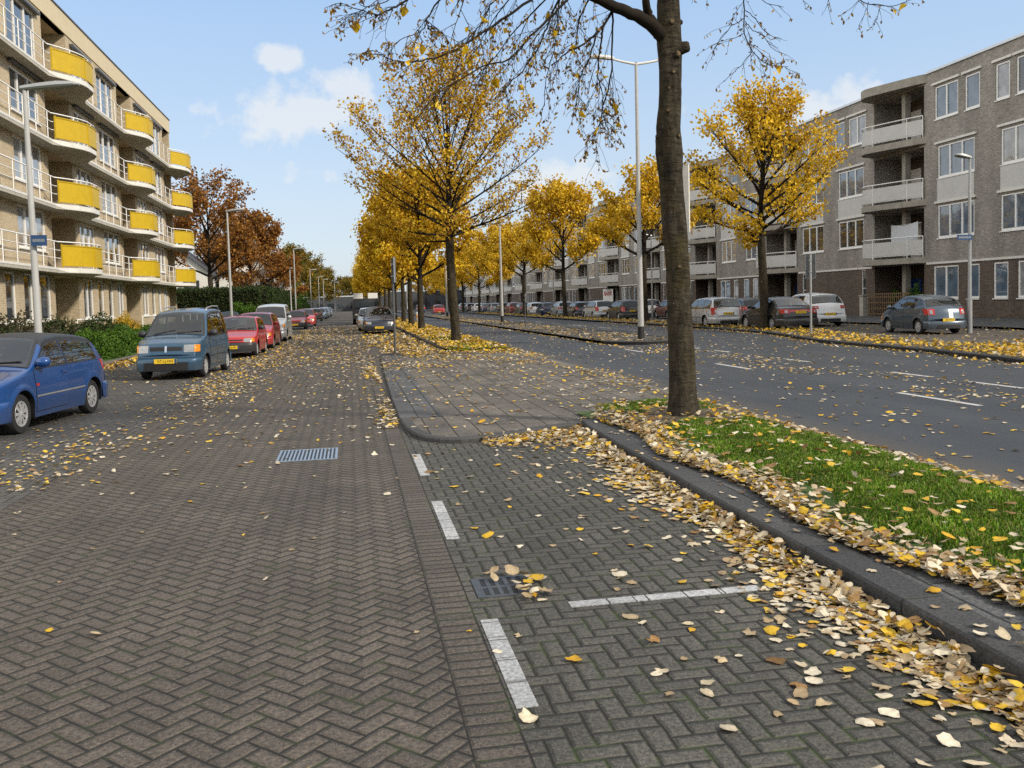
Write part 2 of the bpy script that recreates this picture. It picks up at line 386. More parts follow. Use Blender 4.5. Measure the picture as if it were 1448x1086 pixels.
M['clear_lens'] = simple('clear_lens', (.36, .37, .36), .12, metal=.55, var=.2, vs=18, coat=1.)
M['blue_door'] = simple('blue_door', (.018, .07, .36), .4, var=.08)
M['blue_sign'] = simple('blue_sign', (.015, .055, .15), .45, var=.2, vs=20)
M['wood'] = simple('wood', (.17, .11, .06), .8, var=.3, vs=12)
M['cloth'] = simple('cloth', (.55, .58, .62), .9, var=.06)
M['iron'] = simple('iron', (.10, .11, .12), .45, metal=.6, var=.2, vs=15, bump=.3)
M['blue_iron'] = simple('blue_iron', (.30, .37, .45), .35, metal=.55, var=.2, vs=15)
M['slate'] = simple('slate', (.055, .06, .07), .7, var=.2, vs=3)
def glass(name, c, rough=.03, wob=.0, coat=1.):
    mt, t = newmat(name)
    n = t.noise(t.pos, 1.7, 3, .6); k = t.ramp(n, .3, .7, .65, 1.35)
    t.put(t.p.inputs['Base Color'], t.mix(1., (*c, 1), t.comb(k, k, k), 'MULTIPLY')); t.p.inputs['Roughness'].default_value = rough
    t.p.inputs['IOR'].default_value = 1.45; t.p.inputs['Specular IOR Level'].default_value = .5
    t.p.inputs['Coat Weight'].default_value = coat; t.p.inputs['Coat Roughness'].default_value = .01
    if wob: t.put(t.p.inputs['Normal'], t.bump(t.noise(t.pos, .8, 2), wob, .05))
    return mt
M['car_glass'] = glass('car_glass', (.016, .024, .032), coat=.15)
def clear_glass():
    mt, t = newmat('clear_glass'); t.n.remove(t.p)
    tr = t.new('ShaderNodeBsdfTransparent'); tr.inputs[0].default_value = (.50, .56, .56, 1)
    gl = t.new('ShaderNodeBsdfGlossy'); gl.inputs['Roughness'].default_value = .015; gl.inputs[0].default_value = (1, 1, 1, 1)
    lw = t.new('ShaderNodeLayerWeight'); lw.inputs[0].default_value = .5
    ms = t.new('ShaderNodeMixShader'); t.put(ms.inputs[0], t.math('ADD', t.math('MULTIPLY', t.math('POWER', lw.outputs['Facing'], 4.), .9), .11, clamp=True))
    t.l.new(tr.outputs[0], ms.inputs[1]); t.l.new(gl.outputs[0], ms.inputs[2]); t.l.new(ms.outputs[0], t.out.inputs[0]); return mt
M['clear_glass'] = clear_glass()
M['upholstery'] = simple('upholstery', (.045, .047, .052), .9, var=.2, vs=10)
M['pane'] = glass('pane', (.035, .042, .05), .02, .12)
M['pane_sky'] = glass('pane_sky', (.10, .14, .19), .02, .12)  # blue of the reflected sky put into the pane colour
M['pane_curtain'] = glass('pane_curtain', (.25, .26, .27), .02, .12)
M['pane_warm'] = glass('pane_warm', (.10, .085, .06), .02, .12)
# ------------------------------------------------------------------ ground, roads, kerbs
def settle(root, loc):      # children were built in world space: put the Empty at the thing's base without moving them
    root.location = loc
    for ch in root.children: ch.matrix_parent_inverse = Matrix.Translation(-Vector(loc))
def sheet(name, pts, z, mat, z0=None, kind='structure'):
    b = MB()
    if z0 is None: b.add([(x, y, z) for x, y in pts], [tuple(range(len(pts)))])
    else: b.poly(pts, z0, z)
    o = b.build(name, mat); tag(o, kind=kind); return o
def strip(b, path, width, z0, z1, bevel=.02, side=1, mi=0):
    """a kerb along a plan path; it extends from the path to the given side"""
    n = len(path); L = []
    for i in range(n):
        a = Vector(path[max(i-1, 0)]); c = Vector(path[min(i+1, n-1)]); t = (c-a).normalized(); nv = Vector((-t.y, t.x))*side
        p = Vector(path[i]); L.append([(p.x, p.y, z0), (p.x, p.y, z1-bevel), (*(p+nv*bevel), z1), (*(p+nv*(width-bevel*.5)), z1), (*(p+nv*width), z1-bevel*.5), (*(p+nv*width), z0)])
    b.grid(L, mi, flip=(side > 0))
    b.add(L[0], [(0, 1, 2, 3, 4, 5)], mi); b.add(L[-1], [(5, 4, 3, 2, 1, 0)], mi)
def arc(cx, cy, rx, ry, a0, a1, n): return [(cx+rx*math.cos(rad(a0+(a1-a0)*i/n)), cy+ry*math.sin(rad(a0+(a1-a0)*i/n))) for i in range(n+1)]
YN, YF = -8., 320.
sheet('ground', [(-900, -600), (900, -600), (900, 1500), (-900, 1500)], -.06, M['earth'])
sheet('service_road', [(-3.0, YN), (.385, YN), (.385, YF), (-3.0, YF)], 0, M['road_brick'])
sheet('brick_course', [(.385, YN), (.60, YN), (.60, 12.6), (1.0, 12.6), (1.0, 28), (.385, 28)], 0.0, M['course_brick'])
sheet('parking_bay', [(.60, YN), (2.95, YN), (2.95, 12.6), (.60, 12.6)], 0.0, M['bay_brick'])
sheet('far_parking_bay', [(.385, 28), (3.2, 28), (3.2, YF), (.385, YF)], 0.0, M['road_brick'])
sheet('parking_lane', [(-7.65, YN), (-3.0, YN), (-3.0, YF), (-7.65, YF)], 0.0, M['park_brick'])
sheet('main_road', [(5.0, YN), (19.0, YN), (19.0, YF), (5.0, YF)], 0.0, M['asphalt'])
# near kerb between bay and grass
b = MB()
kp = [(2.62, -6), (2.66, 1), (2.69, 3), (2.72, 5), (2.75, 7), (2.80, 9), (2.86, 10.6), (2.92, 11.15)]
strip(b, kp, .24, -.05, .112, side=-1, bevel=.014)
tag(b.build('kerb', M['kerb_stone']), kind='structure')
b = MB(); strip(b, [(x+.243, y) for x, y in kp[:6]] + [(3.1, 10.6)], .26, -.05, .102, side=-1, bevel=.006)
tag(b.build('kerb', M['tile_dark']), kind='structure')
# peninsula
pen = [(2.95, 11.2)] + [(2.5, 11.02), (2.0, 10.72), (1.6, 10.50), (1.25, 10.42), (1.0, 10.52), (.82, 10.78), (.72, 11.15), (.66, 11.7), (.64, 12.6), (.66, 16), (.74, 21), (.90, 28.6)]
sheet('pavement', [(x+.02, y+.02) for x, y in pen] + [(5.2, 28.6), (5.2, 11.2)], .052, M['tile'], -.05)
b = MB(); strip(b, pen[:10], .15, -.05, .062, side=-1, bevel=.02)
tag(b.build('kerb', M['kerb_stone']), kind='structure')
b = MB(); strip(b, pen[9:], .62, -.05, .058, side=-1, bevel=.012)
tag(b.build('kerb', M['tile_dark']), kind='structure')
# grass verge with the near tree, slightly domed
def dome(name, x0, x1, y0, y1, z, h, mat, nx=14, ny=60, amp=.03):
    b = MB(); G = []
    for i in range(ny+1):
        row = []
        for j in range(nx+1):
            u = j/nx; v = i/ny; y = y0+(y1-y0)*v; x = x0+(x1-x0)*u
            hh = h*4*u*(1-u)*min(1, 6*v, 6*(1-v)) + amp*(math.sin(x*7.1+y*3.3)*math.sin(y*4.7-x*2.1))*min(1, 8*u, 8*(1-u))
            row.append((x, y, z+hh))
        G.append(row)
    b.grid(G); o = b.build(name, mat, smooth=True); tag(o, kind='structure'); return o
dome('grass_verge', 3.1, 5.14, -6, 12.15, .08, .10, M['lawn'], amp=0.)
b = MB(); b.poly(arc(4.05, 10.9, .95, .95, 0, 360, 20)[:-1], .03, .172)
tag(b.build('bare_soil', M['soil']), kind='structure')
b = MB(); strip(b, [(5.14, -6), (5.16, 8), (5.2, 14), (5.2, 28.6), (5.2, YF)], .22, -.05, .055, side=-1, bevel=.01)
tag(b.build('kerb', M['kerb_pale']), kind='structure')
# far verge under the median trees
dome('grass_verge', 3.25, 5.2, 28.7, YF, .075, .07, M['lawn'], 8, 150, .02)
b = MB(); strip(b, [(.92, 28.55), (2.2, 28.45), (5.2, 28.55)], .14, -.05, .11, side=1)
strip(b, [(3.1, 31.5), (3.1, YF)], .15, -.05, .10, side=-1)
tag(b.build('kerb', M['kerb_stone']), kind='structure')
# left kerb, planted strip
b = MB(); strip(b, [(-7.65, YN), (-7.65, YF)], .15, -.05, .10, side=1)
tag(b.build('kerb', M['kerb_pale']), kind='structure')
dome('garden_ground', -13.6, -7.8, YN, 300, .05, .12, M['lawn'], 8, 120, .03)
# island between the carriageways
isl = [(9.15, YF), (9.15, 34)] + arc(10.7, 31.6, 1.55, 1.55, 180, 360, 14) + [(12.25, 34), (12.25, YF)]
sheet('traffic_island', [(x, y) for x, y in isl], .10, M['park_brick'], -.05)
b = MB(); strip(b, isl, .16, -.05, .125, side=1)
tag(b.build('kerb', M['kerb_stone']), kind='structure')
# right verge, service road and footpath
rk = [(13.9, YN), (14.2, 12), (14.45, 17), (15.1, 21), (15.5, 27.5), (16.4, 31), (17.3, 35), (17.6, 42), (17.6, YF)]
sheet('right_verge', rk + [(20.0, YF), (20.0, 33), (19.2, 28), (18.9, 22), (18.6, YN)], .085, M['park_brick'], -.05)
b = MB(); strip(b, rk, .17, -.05, .115, side=-1)
tag(b.build('kerb', M['kerb_stone']), kind='structure')
sheet('right_parking', [(18.6, YN), (18.9, 22), (19.2, 28), (20.0, 33), (20.0, YF), (25.6, YF), (25.6, YN)], .03, M['road_brick'], -.05)
sheet('footpath', [(25.6, YN), (25.6, YF), (34.5, YF), (34.5, YN)], .12, M['tile_dark'], -.05)
b = MB(); strip(b, [(25.6, YN), (25.6, YF)], .15, -.05, .135, side=-1)
tag(b.build('kerb', M['kerb_pale']), kind='structure')
# road markings: 4 mm sheets
b = MB()
def dash(x0, x1, y0, y1): b.add([(x0, y0, .004), (x1, y0, .004), (x1, y1, .004), (x0, y1, .004)], [(0, 1, 2, 3)])
for y in (3.9, 11.2, 18.6, 26.0): dash(8.78, 8.90, y, y+1.95)
for y in (8.3, 12.9, 15.25, 19.9, 24.5, 26.8): dash(10.92, 11.04, y, y+1.3)
for k in range(40): dash(14.35, 14.45, 36+6*k, 38.6+6*k)
tag(b.build('road_marking', M['road_paint']), kind='structure')
# pale marker stones of the bay
b = MB()
for y0, y1 in ((3.50, 4.55), (6.18, 7.42), (8.58, 9.83), (.9, 2.1)):
    n = 4 if y1 < 5 else 5
    for k in range(n):
        L = (y1-y0)/n; b.box(.615, y0+k*L+.006, -.02, .708, y0+(k+1)*L-.006, .0045)
for k in range(5):
    b.box(1.13+k*.225, 4.615, -.02, 1.13+k*.225+.215, 4.70, .0045)
tag(b.build('bay_marking', M['white_stone']), kind='structure')
# gully grates
def grate(name, label, x0, y0, x1, y1, mat, nx, ny, slotfrac):
    t = thing(name, label, 'drain', ((x0+x1)/2, (y0+y1)/2, 0))
    b = MB(); z = .006; fx = .035 if ny > 1 else .018
    b.box(x0, y0, -.03, x0+fx, y1, z); b.box(x1-fx, y0, -.03, x1, y1, z); b.box(x0+fx, y0, -.03, x1-fx, y0+.025, z); b.box(x0+fx, y1-.025, -.03, x1-fx, y1, z)
    f = b.build('frame', mat, t)
    b = MB(); W = (x1-x0-2*fx)/nx
    for k in range(nx+1):
        xx = x0+fx+k*W; hw = W*(1-slotfrac)/2
        b.box(max(xx-hw, x0+fx+.001), y0+.026, -.03, min(xx+hw, x1-fx-.001), y1-.026, z-.001)
    for k in range(1, ny):
        yy = y0+(y1-y0)*k/ny; b.box(x0+fx+.001, yy-.016, -.03, x1-fx-.001, yy+.016, z-.002)
    b.build('bars', mat, t)
    b = MB(); b.quad((x0+.01, y0+.01, .0025), (x1-.01, y0+.01, .0025), (x1-.01, y1-.01, .0025), (x0+.01, y1-.01, .0025)); b.build('pit', M['black'], t)
    settle(t, t.location.copy()); return t
grate('drain_grate', 'blue-grey barred drain grate set in the brown brick road', -.86, 9.84, -.20, 10.6, M['blue_iron'], 15, 1, .52)
grate('drain_grate', 'dark iron drain grate in the parking bay half hidden by pale leaves', .655, 4.89, 1.0, 5.24, M['iron'], 5, 2, .55)

# ------------------------------------------------------------------ buildings
def facade(b, X, y0, y1, z0, z1, holes, depth, sgn, mi=0, mr=0):
    """wall plane at x=X looking towards sgn*x with rectangular openings and reveals"""
    ys = sorted({y0, y1, *[h[0] for h in holes], *[h[1] for h in holes]}); zs = sorted({z0, z1, *[h[2] for h in holes], *[h[3] for h in holes]})
    ys = [v for v in ys if y0-1e-6 <= v <= y1+1e-6]; zs = [v for v in zs if z0-1e-6 <= v <= z1+1e-6]
    for i in range(len(ys)-1):
        for j in range(len(zs)-1):
            cy, cz = (ys[i]+ys[i+1])/2, (zs[j]+zs[j+1])/2
            if any(h[0] < cy < h[1] and h[2] < cz < h[3] for h in holes): continue
            q = [(X, ys[i], zs[j]), (X, ys[i+1], zs[j]), (X, ys[i+1], zs[j+1]), (X, ys[i], zs[j+1])]
            b.quad(*(q if sgn > 0 else q[::-1]), mi)
    for h in holes:
        a, c, d, e = h[:4]; dp = h[4] if len(h) > 4 else depth; x2 = X-sgn*dp
        b.quad((X, a, d), (x2, a, d), (x2, a, e), (X, a, e), mr); b.quad((X, c, d), (X, c, e), (x2, c, e), (x2, c, d), mr)
        b.quad((X, a, e), (x2, a, e), (x2, c, e), (X, c, e), mr); b.quad((X, a, d), (X, c, d), (x2, c, d), (x2, a, d), mr)
PANES = ['pane', 'pane_curtain', 'pane', 'pane_warm', 'pane', 'pane_curtain']
def window(root, X, sgn, y0, y1, z0, z1, n, fw=.075, rec=.09, pm=None, transom=None, sill=True, splits=None):
    """frame with n lights, mullions and a sill; the glass is a child of the frame"""
    xa, xb = X-sgn*rec, X-sgn*(rec+.07); b = MB()
    b.box(xa, y0+.003, z0+.003, xb, y0+fw, z1-.003); b.box(xa, y1-fw, z0+.003, xb, y1-.003, z1-.003)
    b.box(xa, y0+fw, z0+.003, xb, y1-fw, z0+fw*1.3); b.box(xa, y0+fw, z1-fw, xb, y1-fw, z1-.003)
    for k in range(1, n):
        ym = y0+(y1-y0)*(splits[k-1] if splits else k/n)
        b.box(xa+sgn*.012, ym-fw*.55, z0+fw*1.3, xb, ym+fw*.55, z1-fw)
    if transom: b.box(xa+sgn*.008, y0+fw, transom-fw*.4, xb, y1-fw, transom+fw*.4)
    if sill: b.box(X+sgn*.06, y0-.03, z0-.055, X-sgn*.0, y1+.03, z0-.004)
    f = b.build('window', M['white_paint'], root)
    g = MB(); xg = X-sgn*(rec+.045); g.quad((xg, y0+fw*.5, z0+fw*.5), (xg, y1-fw*.5, z0+fw*.5), (xg, y1-fw*.5, z1-fw*.5), (xg, y0+fw*.5, z1-fw*.5))
    p = g.build('pane', M[pm or random.choice(PANES)], f)
    # drapes just behind the glass in some rooms
    return f

# ---- left apartment block: cream brick, galleries with white rails, bulging yellow balconies
LX, LG, LB = -13.5, -12.8, -11.95           # wall, gallery edge, balcony bulge
LE = 73.9                                    # far end
LV = [3.7, 6.57, 9.42, 12.45]; LPB, LR = 15.55, 16.55
left = thing('apartment_building', 'long cream brick apartment block with white rails and curved yellow balconies', 'building')
recs = [(31.2+13.3*k, 34.8+13.3*k) for k in range(4)]; recs[3] = (71.1, 73.6)
b = MB(); holes = []; wins = []
for k, (r0, r1) in enumerate(recs):
    holes.append((r0, r1, .7, 3.45, 1.9)); 
    for lv in range(4):
        holes.append((r0, r1, LV[lv]+.02, (LV[lv+1]-.16 if lv < 3 else LPB), 1.9))
        for o0, o1, n in ((4.4, 7.2, 3), (9.0, 12.5, 3)):
            y0, y1 = r0+o0, r0+o1
            if y1 > 73: continue
            z0, z1 = LV[lv]+.78, LV[lv]+2.62
            if lv == 3: z0, z1 = LV[lv]+.45, LV[lv]+2.7
            holes.append((y0, y1, z0, z1, .14)); wins.append((y0, y1, z0, z1, n, None, (.30, .66)))
    for o0, o1, n in ((4.5, 6.3, 2), (7.25, 8.4, 1), (9.3, 10.4, 1), (11.3, 12.75, 2 if k > 0 else 1)):
        y0, y1 = r0+o0, r0+o1
        if y1 > 73: continue
        holes.append((y0, y1, 1.35, 3.42, .14)); wins.append((y0, y1, 1.35, 3.42, n, None, None))
facade(b, LX, 20, LE, 0, LPB, holes, .14, 1)
b.quad((LX, LE, 0), (LX-11, LE, 0), (LX-11, LE, LPB), (LX, LE, LPB))      # far gable
b.quad((LX, 20, 0), (LX, 20, LPB), (LX-11, 20, LPB), (LX-11, 20, 0))
b.quad((LX-11, 20, 0), (LX-11, 20, LPB), (LX-11, LE, LPB), (LX-11, LE, 0))
b.build('wall', M['cream_brick'], left)
b = MB(); b.box(LX+.05, 20, LPB, LX-.3, LE+.05, LR); b.box(LX-.31, LE-.25, LPB, LX-11, LE+.05, LR)
b.box(LX-.31, 20, LPB+.2, LX-11, LE-.26, LPB+.4)
b.build('parapet', M['cream_render'], left)
b = MB(); b.box(LX+.10, 19.9, LR+.003, LX-.34, LE+.1, LR+.07); b.build('roof_trim', M['dark_steel'], left)
for r0, r1 in recs:                          # loggia back walls, doors and posts
    for z0, z1 in [(.7, 3.45)]+[(LV[l]+.02, LV[l+1]-.16 if l < 3 else LPB) for l in range(4)]:
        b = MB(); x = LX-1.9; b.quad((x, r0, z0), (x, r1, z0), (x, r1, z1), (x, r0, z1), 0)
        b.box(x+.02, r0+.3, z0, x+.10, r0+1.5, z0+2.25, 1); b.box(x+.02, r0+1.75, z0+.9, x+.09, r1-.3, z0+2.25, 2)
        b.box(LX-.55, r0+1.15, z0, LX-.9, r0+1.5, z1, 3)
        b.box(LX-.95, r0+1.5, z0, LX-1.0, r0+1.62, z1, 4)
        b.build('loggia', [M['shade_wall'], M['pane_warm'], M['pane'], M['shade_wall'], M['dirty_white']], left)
for y0, y1, z0, z1, n, tr, sp in wins: window(left, LX, 1, y0, y1, z0, z1, n, transom=tr, splits=sp, fw=.085, rec=.06)
# galleries
def bulge(y, c0, c1):
    """how far the balcony stands out past the gallery edge"""
    if y <= c0 or y >= c1: return 0.
    u = (y-c0)/(c1-c0)
    return 1.0*(math.sin(math.pi/2*u/.40) if u < .40 else (1. if u < .52 else .5+.5*math.cos(math.pi*(u-.52)/.48)))
balc = [(29.6+13.35*k, 35.3+13.35*k) for k in range(4)]
for lv in range(4):
    z = LV[lv]; b = MB(); ys = []
    y = 20.
    while y < LE+1.4: ys.append(y); y += .25
    for c0, c1 in balc: ys += [c0, c0+.17, c0+.33]
    ys = sorted(ys); edge = []
    for y in ys:
        e = LG
        for c0, c1 in balc: e = max(e, LG+bulge(y, c0, c1))
        if y > LE: e = min(e, LG+bulge(y, *balc[3])) 
        edge.append(e)
    top = [[(LX+.002, y, z), (e, y, z), (e, y, z-.20), (LX+.002, y, z-.20)] for y, e in zip(ys, edge)]
    b.grid(top, 0, flip=True); b.add(top[0], [(0, 1, 2, 3)]); b.add(top[-1], [(3, 2, 1, 0)])
    b.build('gallery', M['concrete'], left)
    b = MB(); b.grid([[(e+.012, y, z+.03), (e+.012, y, z-.07-.11*min(1., max(0., e-LG)/.25))] for y, e in zip(ys, edge)], 0)
    b.grid([[(e+.010, y, z+.03), (e-.03, y, z+.03)] for y, e in zip(ys, edge)], 0)
    b.build('gallery_edge', M['dirty_white'], left)
    # railing
    rl = MB(); pts = [(e-.04, y) for y, e in zip(ys, edge)]
    for h, r in ((1.20, .030), (.82, .018), (.46, .018)):
        keep = pts[::1]; rl.tube([(x, y, z+h) for x, y in keep], r, 5)
    last = -9
    for (x, y), e in zip(pts, edge):
        if y-last >= 1.3: rl.tube([(x, y, z-.12), (x, y, z+1.2)], .026, 5); last = y
    rl.build('railing', M['white_paint'], left)
    for c0, c1 in balc:                      # yellow perforated screens in frames
        a0, a1 = c0+.12, c0+4.35; n = 14; sc = MB(); fr = MB()
        P = [(LG+bulge(a0+(a1-a0)*k/n, c0, c1)+.02, a0+(a1-a0)*k/n) for k in range(n+1)]
        sc.grid([[(x, y, z+.16), (x, y, z+1.02)] for x, y in P]); sc.grid([[(x-.015, y, z+.16), (x-.015, y, z+1.02)] for x, y in P], 0, True)
        for h in (.14, 1.04): fr.tube([(x, y, z+h) for x, y in P], .035, 4)
        for k in (0, 6, 12, 14): fr.tube([(*P[k], z+.05), (*P[k], z+1.10)], .04, 4)
        s = sc.build('balcony_screen', M['yellow_screen'], left); fr.build('screen_frame', M['yellow_screen'], s)
for k, (r0, r1) in enumerate(recs):          # white garden rails before the ground-floor loggias
    y0, y1 = r0-.1, r0+6.3; b = MB()
    b.tube([(LX+.9, y0, 1.35), (LX+.9, y1, 1.35)], .045, 5)
    for y in (y0, (y0+y1)/2, y1): b.tube([(LX+.9, y, .1), (LX+.9, y, 1.35)], .035, 5)
    b.build('garden_rail', M['white_paint'], left)
for lv in range(4):                           # folded awnings under the galleries
    for r0, r1 in recs:
        for o0, o1 in ((4.2, 7.4), (8.8, 12.7)):
            if r0+o1 < 73.5: b = MB(); b.box(LX+.02, r0+o0, LV[lv]+2.70, LX+.20, r0+o1, LV[lv]+2.82); b.build('awning_box', M['dark_steel'], left)
settle(left, (LX-5, (20+LE)/2, 0))

# ---- right apartment row
RX = 33.0
def right_block(root, bays, y0, y1, detail, base='brown_brick'):
    """bays: list of (y0,y1,kind) along the facade; kind 'A'/'B' windows, 'L' balconies"""
    wall = MB(); low = MB()
    def piece(name, mat, fn):
        q = MB(); fn(q); return q.build(name, M[mat], root)
    holes = []; lowholes = []
    def win(a, c, d, e, n, lo=False, **kw):
        (lowholes if lo else holes).append((a, c, d, e, .12)); window(root, RX, -1, a, c, d, e, n, fw=.095, rec=.04, pm=random.choice(['pane_curtain', 'pane_sky', 'pane_curtain', 'pane', 'pane_sky']), **kw)
        if not lo: piece('awning_box', 'dirty_white', lambda m_: m_.box(RX-.10, a-.18, e+.10, RX-.002, c+.18, e+.22))
    for a, c, kind in bays:
        if kind in 'AB':
            rel = (lambda t, s: (c-s, c-t)) if kind == 'A' else (lambda t, s: (a+t, a+s))
            w = c-a
            for t, s, n in ((.7, 2.65, 2), (3.2, 4.35, 1), (5.5, 6.5, 1), (6.95, 8.9, 2)):
                if s < w: win(*rel(t, s), 11.27, 13.12, n)
            for t, s in ((.95, 3.95), (5.9, 8.9)):
                if s < w:
                    p, q = rel(t, s); win(p, q, 7.95, 9.78, 3); win(p, q, 4.58, 6.45, 3)
                    piece('cladding_panel', 'pale_panel', lambda m_: m_.box(RX-.03, p, 6.52, RX-.002, q, 7.88))
            if w > 12:
                for t, s, n in ((10.4, 12.3, 2), (12.8, 13.9, 1)): win(*rel(t, s), 11.27, 13.12, n)
                p, q = rel(10.9, 13.9); win(p, q, 7.95, 9.78, 3); win(p, q, 4.58, 6.45, 3); piece('cladding_panel', 'pale_panel', lambda m_: m_.box(RX-.03, p, 6.52, RX-.002, q, 7.88))
            if kind == 'A':
                for t, s, n in ((.6, 2.7, 2), (3.4, 4.35, 1), (5.4, 6.45, 1), (7.1, 8.1, 1), (9.8, 11.8, 2), (12.4, 13.4, 1)):
                    if s < w: win(*rel(t, s), 1.15, 3.03, n, True)
            else:
                for t, s in ((.75, 1.2), (8.4, 8.9)):
                    p, q = rel(t, s); lowholes.append((p, q, .75, 3.1, .1)); window(root, RX, -1, p, q, .75, 3.1, 1, fw=.05, rec=.03, transom=1.9, pm='pane', sill=False)
            piece('band', 'dirty_white', lambda m_: m_.box(RX-.05, a, 3.14, RX-.002, c, 3.26))
        else:
            for z0, z1 in ((.12, 3.2), (3.62, 6.45), (6.95, 9.95), (10.55, 13.45)):
                (lowholes if z0 < 1 else holes).append((a+.25, c-.25, z0, z1, 2.2))
                xb = RX+2.2; reccol = MB()
                reccol.quad((xb, a+.25, z0), (xb, a+.25, z1), (xb, c-.25, z1), (xb, c-.25, z0), 0)
                reccol.box(RX+.15, (a+c)/2-.5, z0, RX+.5, (a+c)/2-.15, z1, 1)
                reccol.box(xb-.07, a+.5, z0+1.0, xb-.02, a+2.0, z1-.25, 2)
                reccol.box(xb-.09, a+.45, z0, xb-.03, a+.53, z1-.05, 3)
                reccol.box(xb-.08, c-1.9, z0, xb-.02, c-.9, z0+2.3, 4 if z0 > 1 else 5)
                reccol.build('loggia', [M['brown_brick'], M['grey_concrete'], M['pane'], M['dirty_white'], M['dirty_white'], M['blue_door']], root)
            def prot(y):
                u = (y-a)/(c-a)
                return 1.45*((u/.70)**.8 if u < .70 else math.sqrt(max(0., 1-((u-.70)/.30)**2)))
            n = 24; Y = [a+(c-a)*k/n for k in range(n+1)]
            for zt, th in ((3.60, .34), (6.92, .34), (10.50, .38), (14.05, .5)):
                G = [[(RX-.002, y, zt), (RX-prot(y)-.004, y, zt), (RX-prot(y)-.004, y, zt-th), (RX-.002, y, zt-th)] for y in Y]
                bal = MB(); bal.grid(G); bal.add(G[0], [(3, 2, 1, 0)]); slab_ = bal.build('balcony_slab', M['grey_concrete'], root)
                if zt < 13:
                    rail = MB(); pan = MB()
                    R = [(RX-prot(y)+.05, y) for y in Y if prot(y) > .10]
                    for h, r in ((1.22, .035), (.16, .02)): rail.tube([(x, y, zt+h) for x, y in R], r, 5)
                    for k in (0, 4, 14, len(R)-1): rail.tube([(*R[k], zt-.1), (*R[k], zt+1.22)], .03, 5)
                    pan.grid([[(x, y, zt+.20), (x, y, zt+1.02)] for x, y in R])
                    rail.build('railing', M['white_paint'], root); pan.build('balcony_panel', M['pale_panel'], root)
    facade(wall, RX, y0, y1, 3.2, 14.0, holes, .12, -1, 0, 0)
    facade(low, RX, y0, y1, 0, 3.2, lowholes, .12, -1, 0, 0)
    for X2 in (y0, y1): wall.add([(RX, X2, 3.2), (RX+11, X2, 3.2), (RX+11, X2, 14.0), (RX, X2, 14.0)], [(0, 1, 2, 3)]); low.add([(RX, X2, 0), (RX+11, X2, 0), (RX+11, X2, 3.2), (RX, X2, 3.2)], [(0, 1, 2, 3)])
    wall.quad((RX+11, y0, 0), (RX+11, y1, 0), (RX+11, y1, 14), (RX+11, y0, 14))
    wall.build('wall', M['grey_brick'], root); low.build('ground_storey', M[base], root)
    rf = MB(); rf.quad((RX, y0, 13.9), (RX+11, y0, 13.9), (RX+11, y1, 13.9), (RX, y1, 13.9)); rf.build('roof', M['slate'], root)
    for a, c, k in bays:
        if k != 'L': piece('roof_edge', 'roof_edge', lambda m_: m_.box(RX-.09, a, 14.003, RX+.25, c, 14.14))
    settle(root, (RX+5, (y0+y1)/2, 0))
r1 = thing('apartment_building', 'near grey brick apartment block with curved concrete balconies beside the grey hatchback', 'building')
right_block(r1, [(24., 46.3, 'A'), (46.3, 51.75, 'L'), (51.75, 61.2, 'B')], 24., 61.2, 2)
words = ['second', 'third', 'fourth', 'fifth', 'sixth', 'seventh', 'eighth', 'ninth', 'tenth', 'eleventh']
y = 61.2
for k in range(9):
    L = 29.7; t = thing('apartment_building', f'grey brick apartment block behind the yellow trees, {words[k]} block from the right along its row', 'building', group='apartment blocks of the right hand row')
    right_block(t, [(y, y+5.4, 'L'), (y+5.4, y+14.85, 'A'), (y+14.85, y+20.25, 'L'), (y+20.25, y+L, 'B')], y, y+L, 1 if k < 2 else 0)
    y += L
# ---- far buildings closing the street
def slab(label, x0, x1, y0, y1, h, wm, storeys, step, rz=0):
    t = thing('apartment_building' if h > 6 else 'low_building', label, 'building'); b = MB(); b.box(x0, y0, 0, x1, y1, h); b.build('wall', M[wm], t)
    e = MB(); e.box(x0-.1, y0-.1, h+.003, x1+.1, y1+.1, h+.35); e.build('roof', M['roof_edge'], t)
    n = int((x1-x0)/step)
    for s in range(storeys):
        z = (h/storeys)*s+.9; wb = MB()
        for k in range(n): wb.box(x0+step*(k+.2), y0-.06, z, x0+step*(k+.8), y0-.003, z+1.4)
        wb.build('window', M['pane'], t)
    settle(t, ((x0+x1)/2, (y0+y1)/2, 0))
slab('long low blue grey building with a pale fascia closing the main road', 4, 60, 255, 275, 5.2, 'slate', 1, 3.2)
slab('low dark shed at the far end of the brick street', -16, 2, 262, 275, 4.2, 'slate', 1, 3)
slab('grey flat roofed building behind the long green hedge', -26, -9.5, 128, 150, 7.2, 'grey_concrete', 2, 2.6)
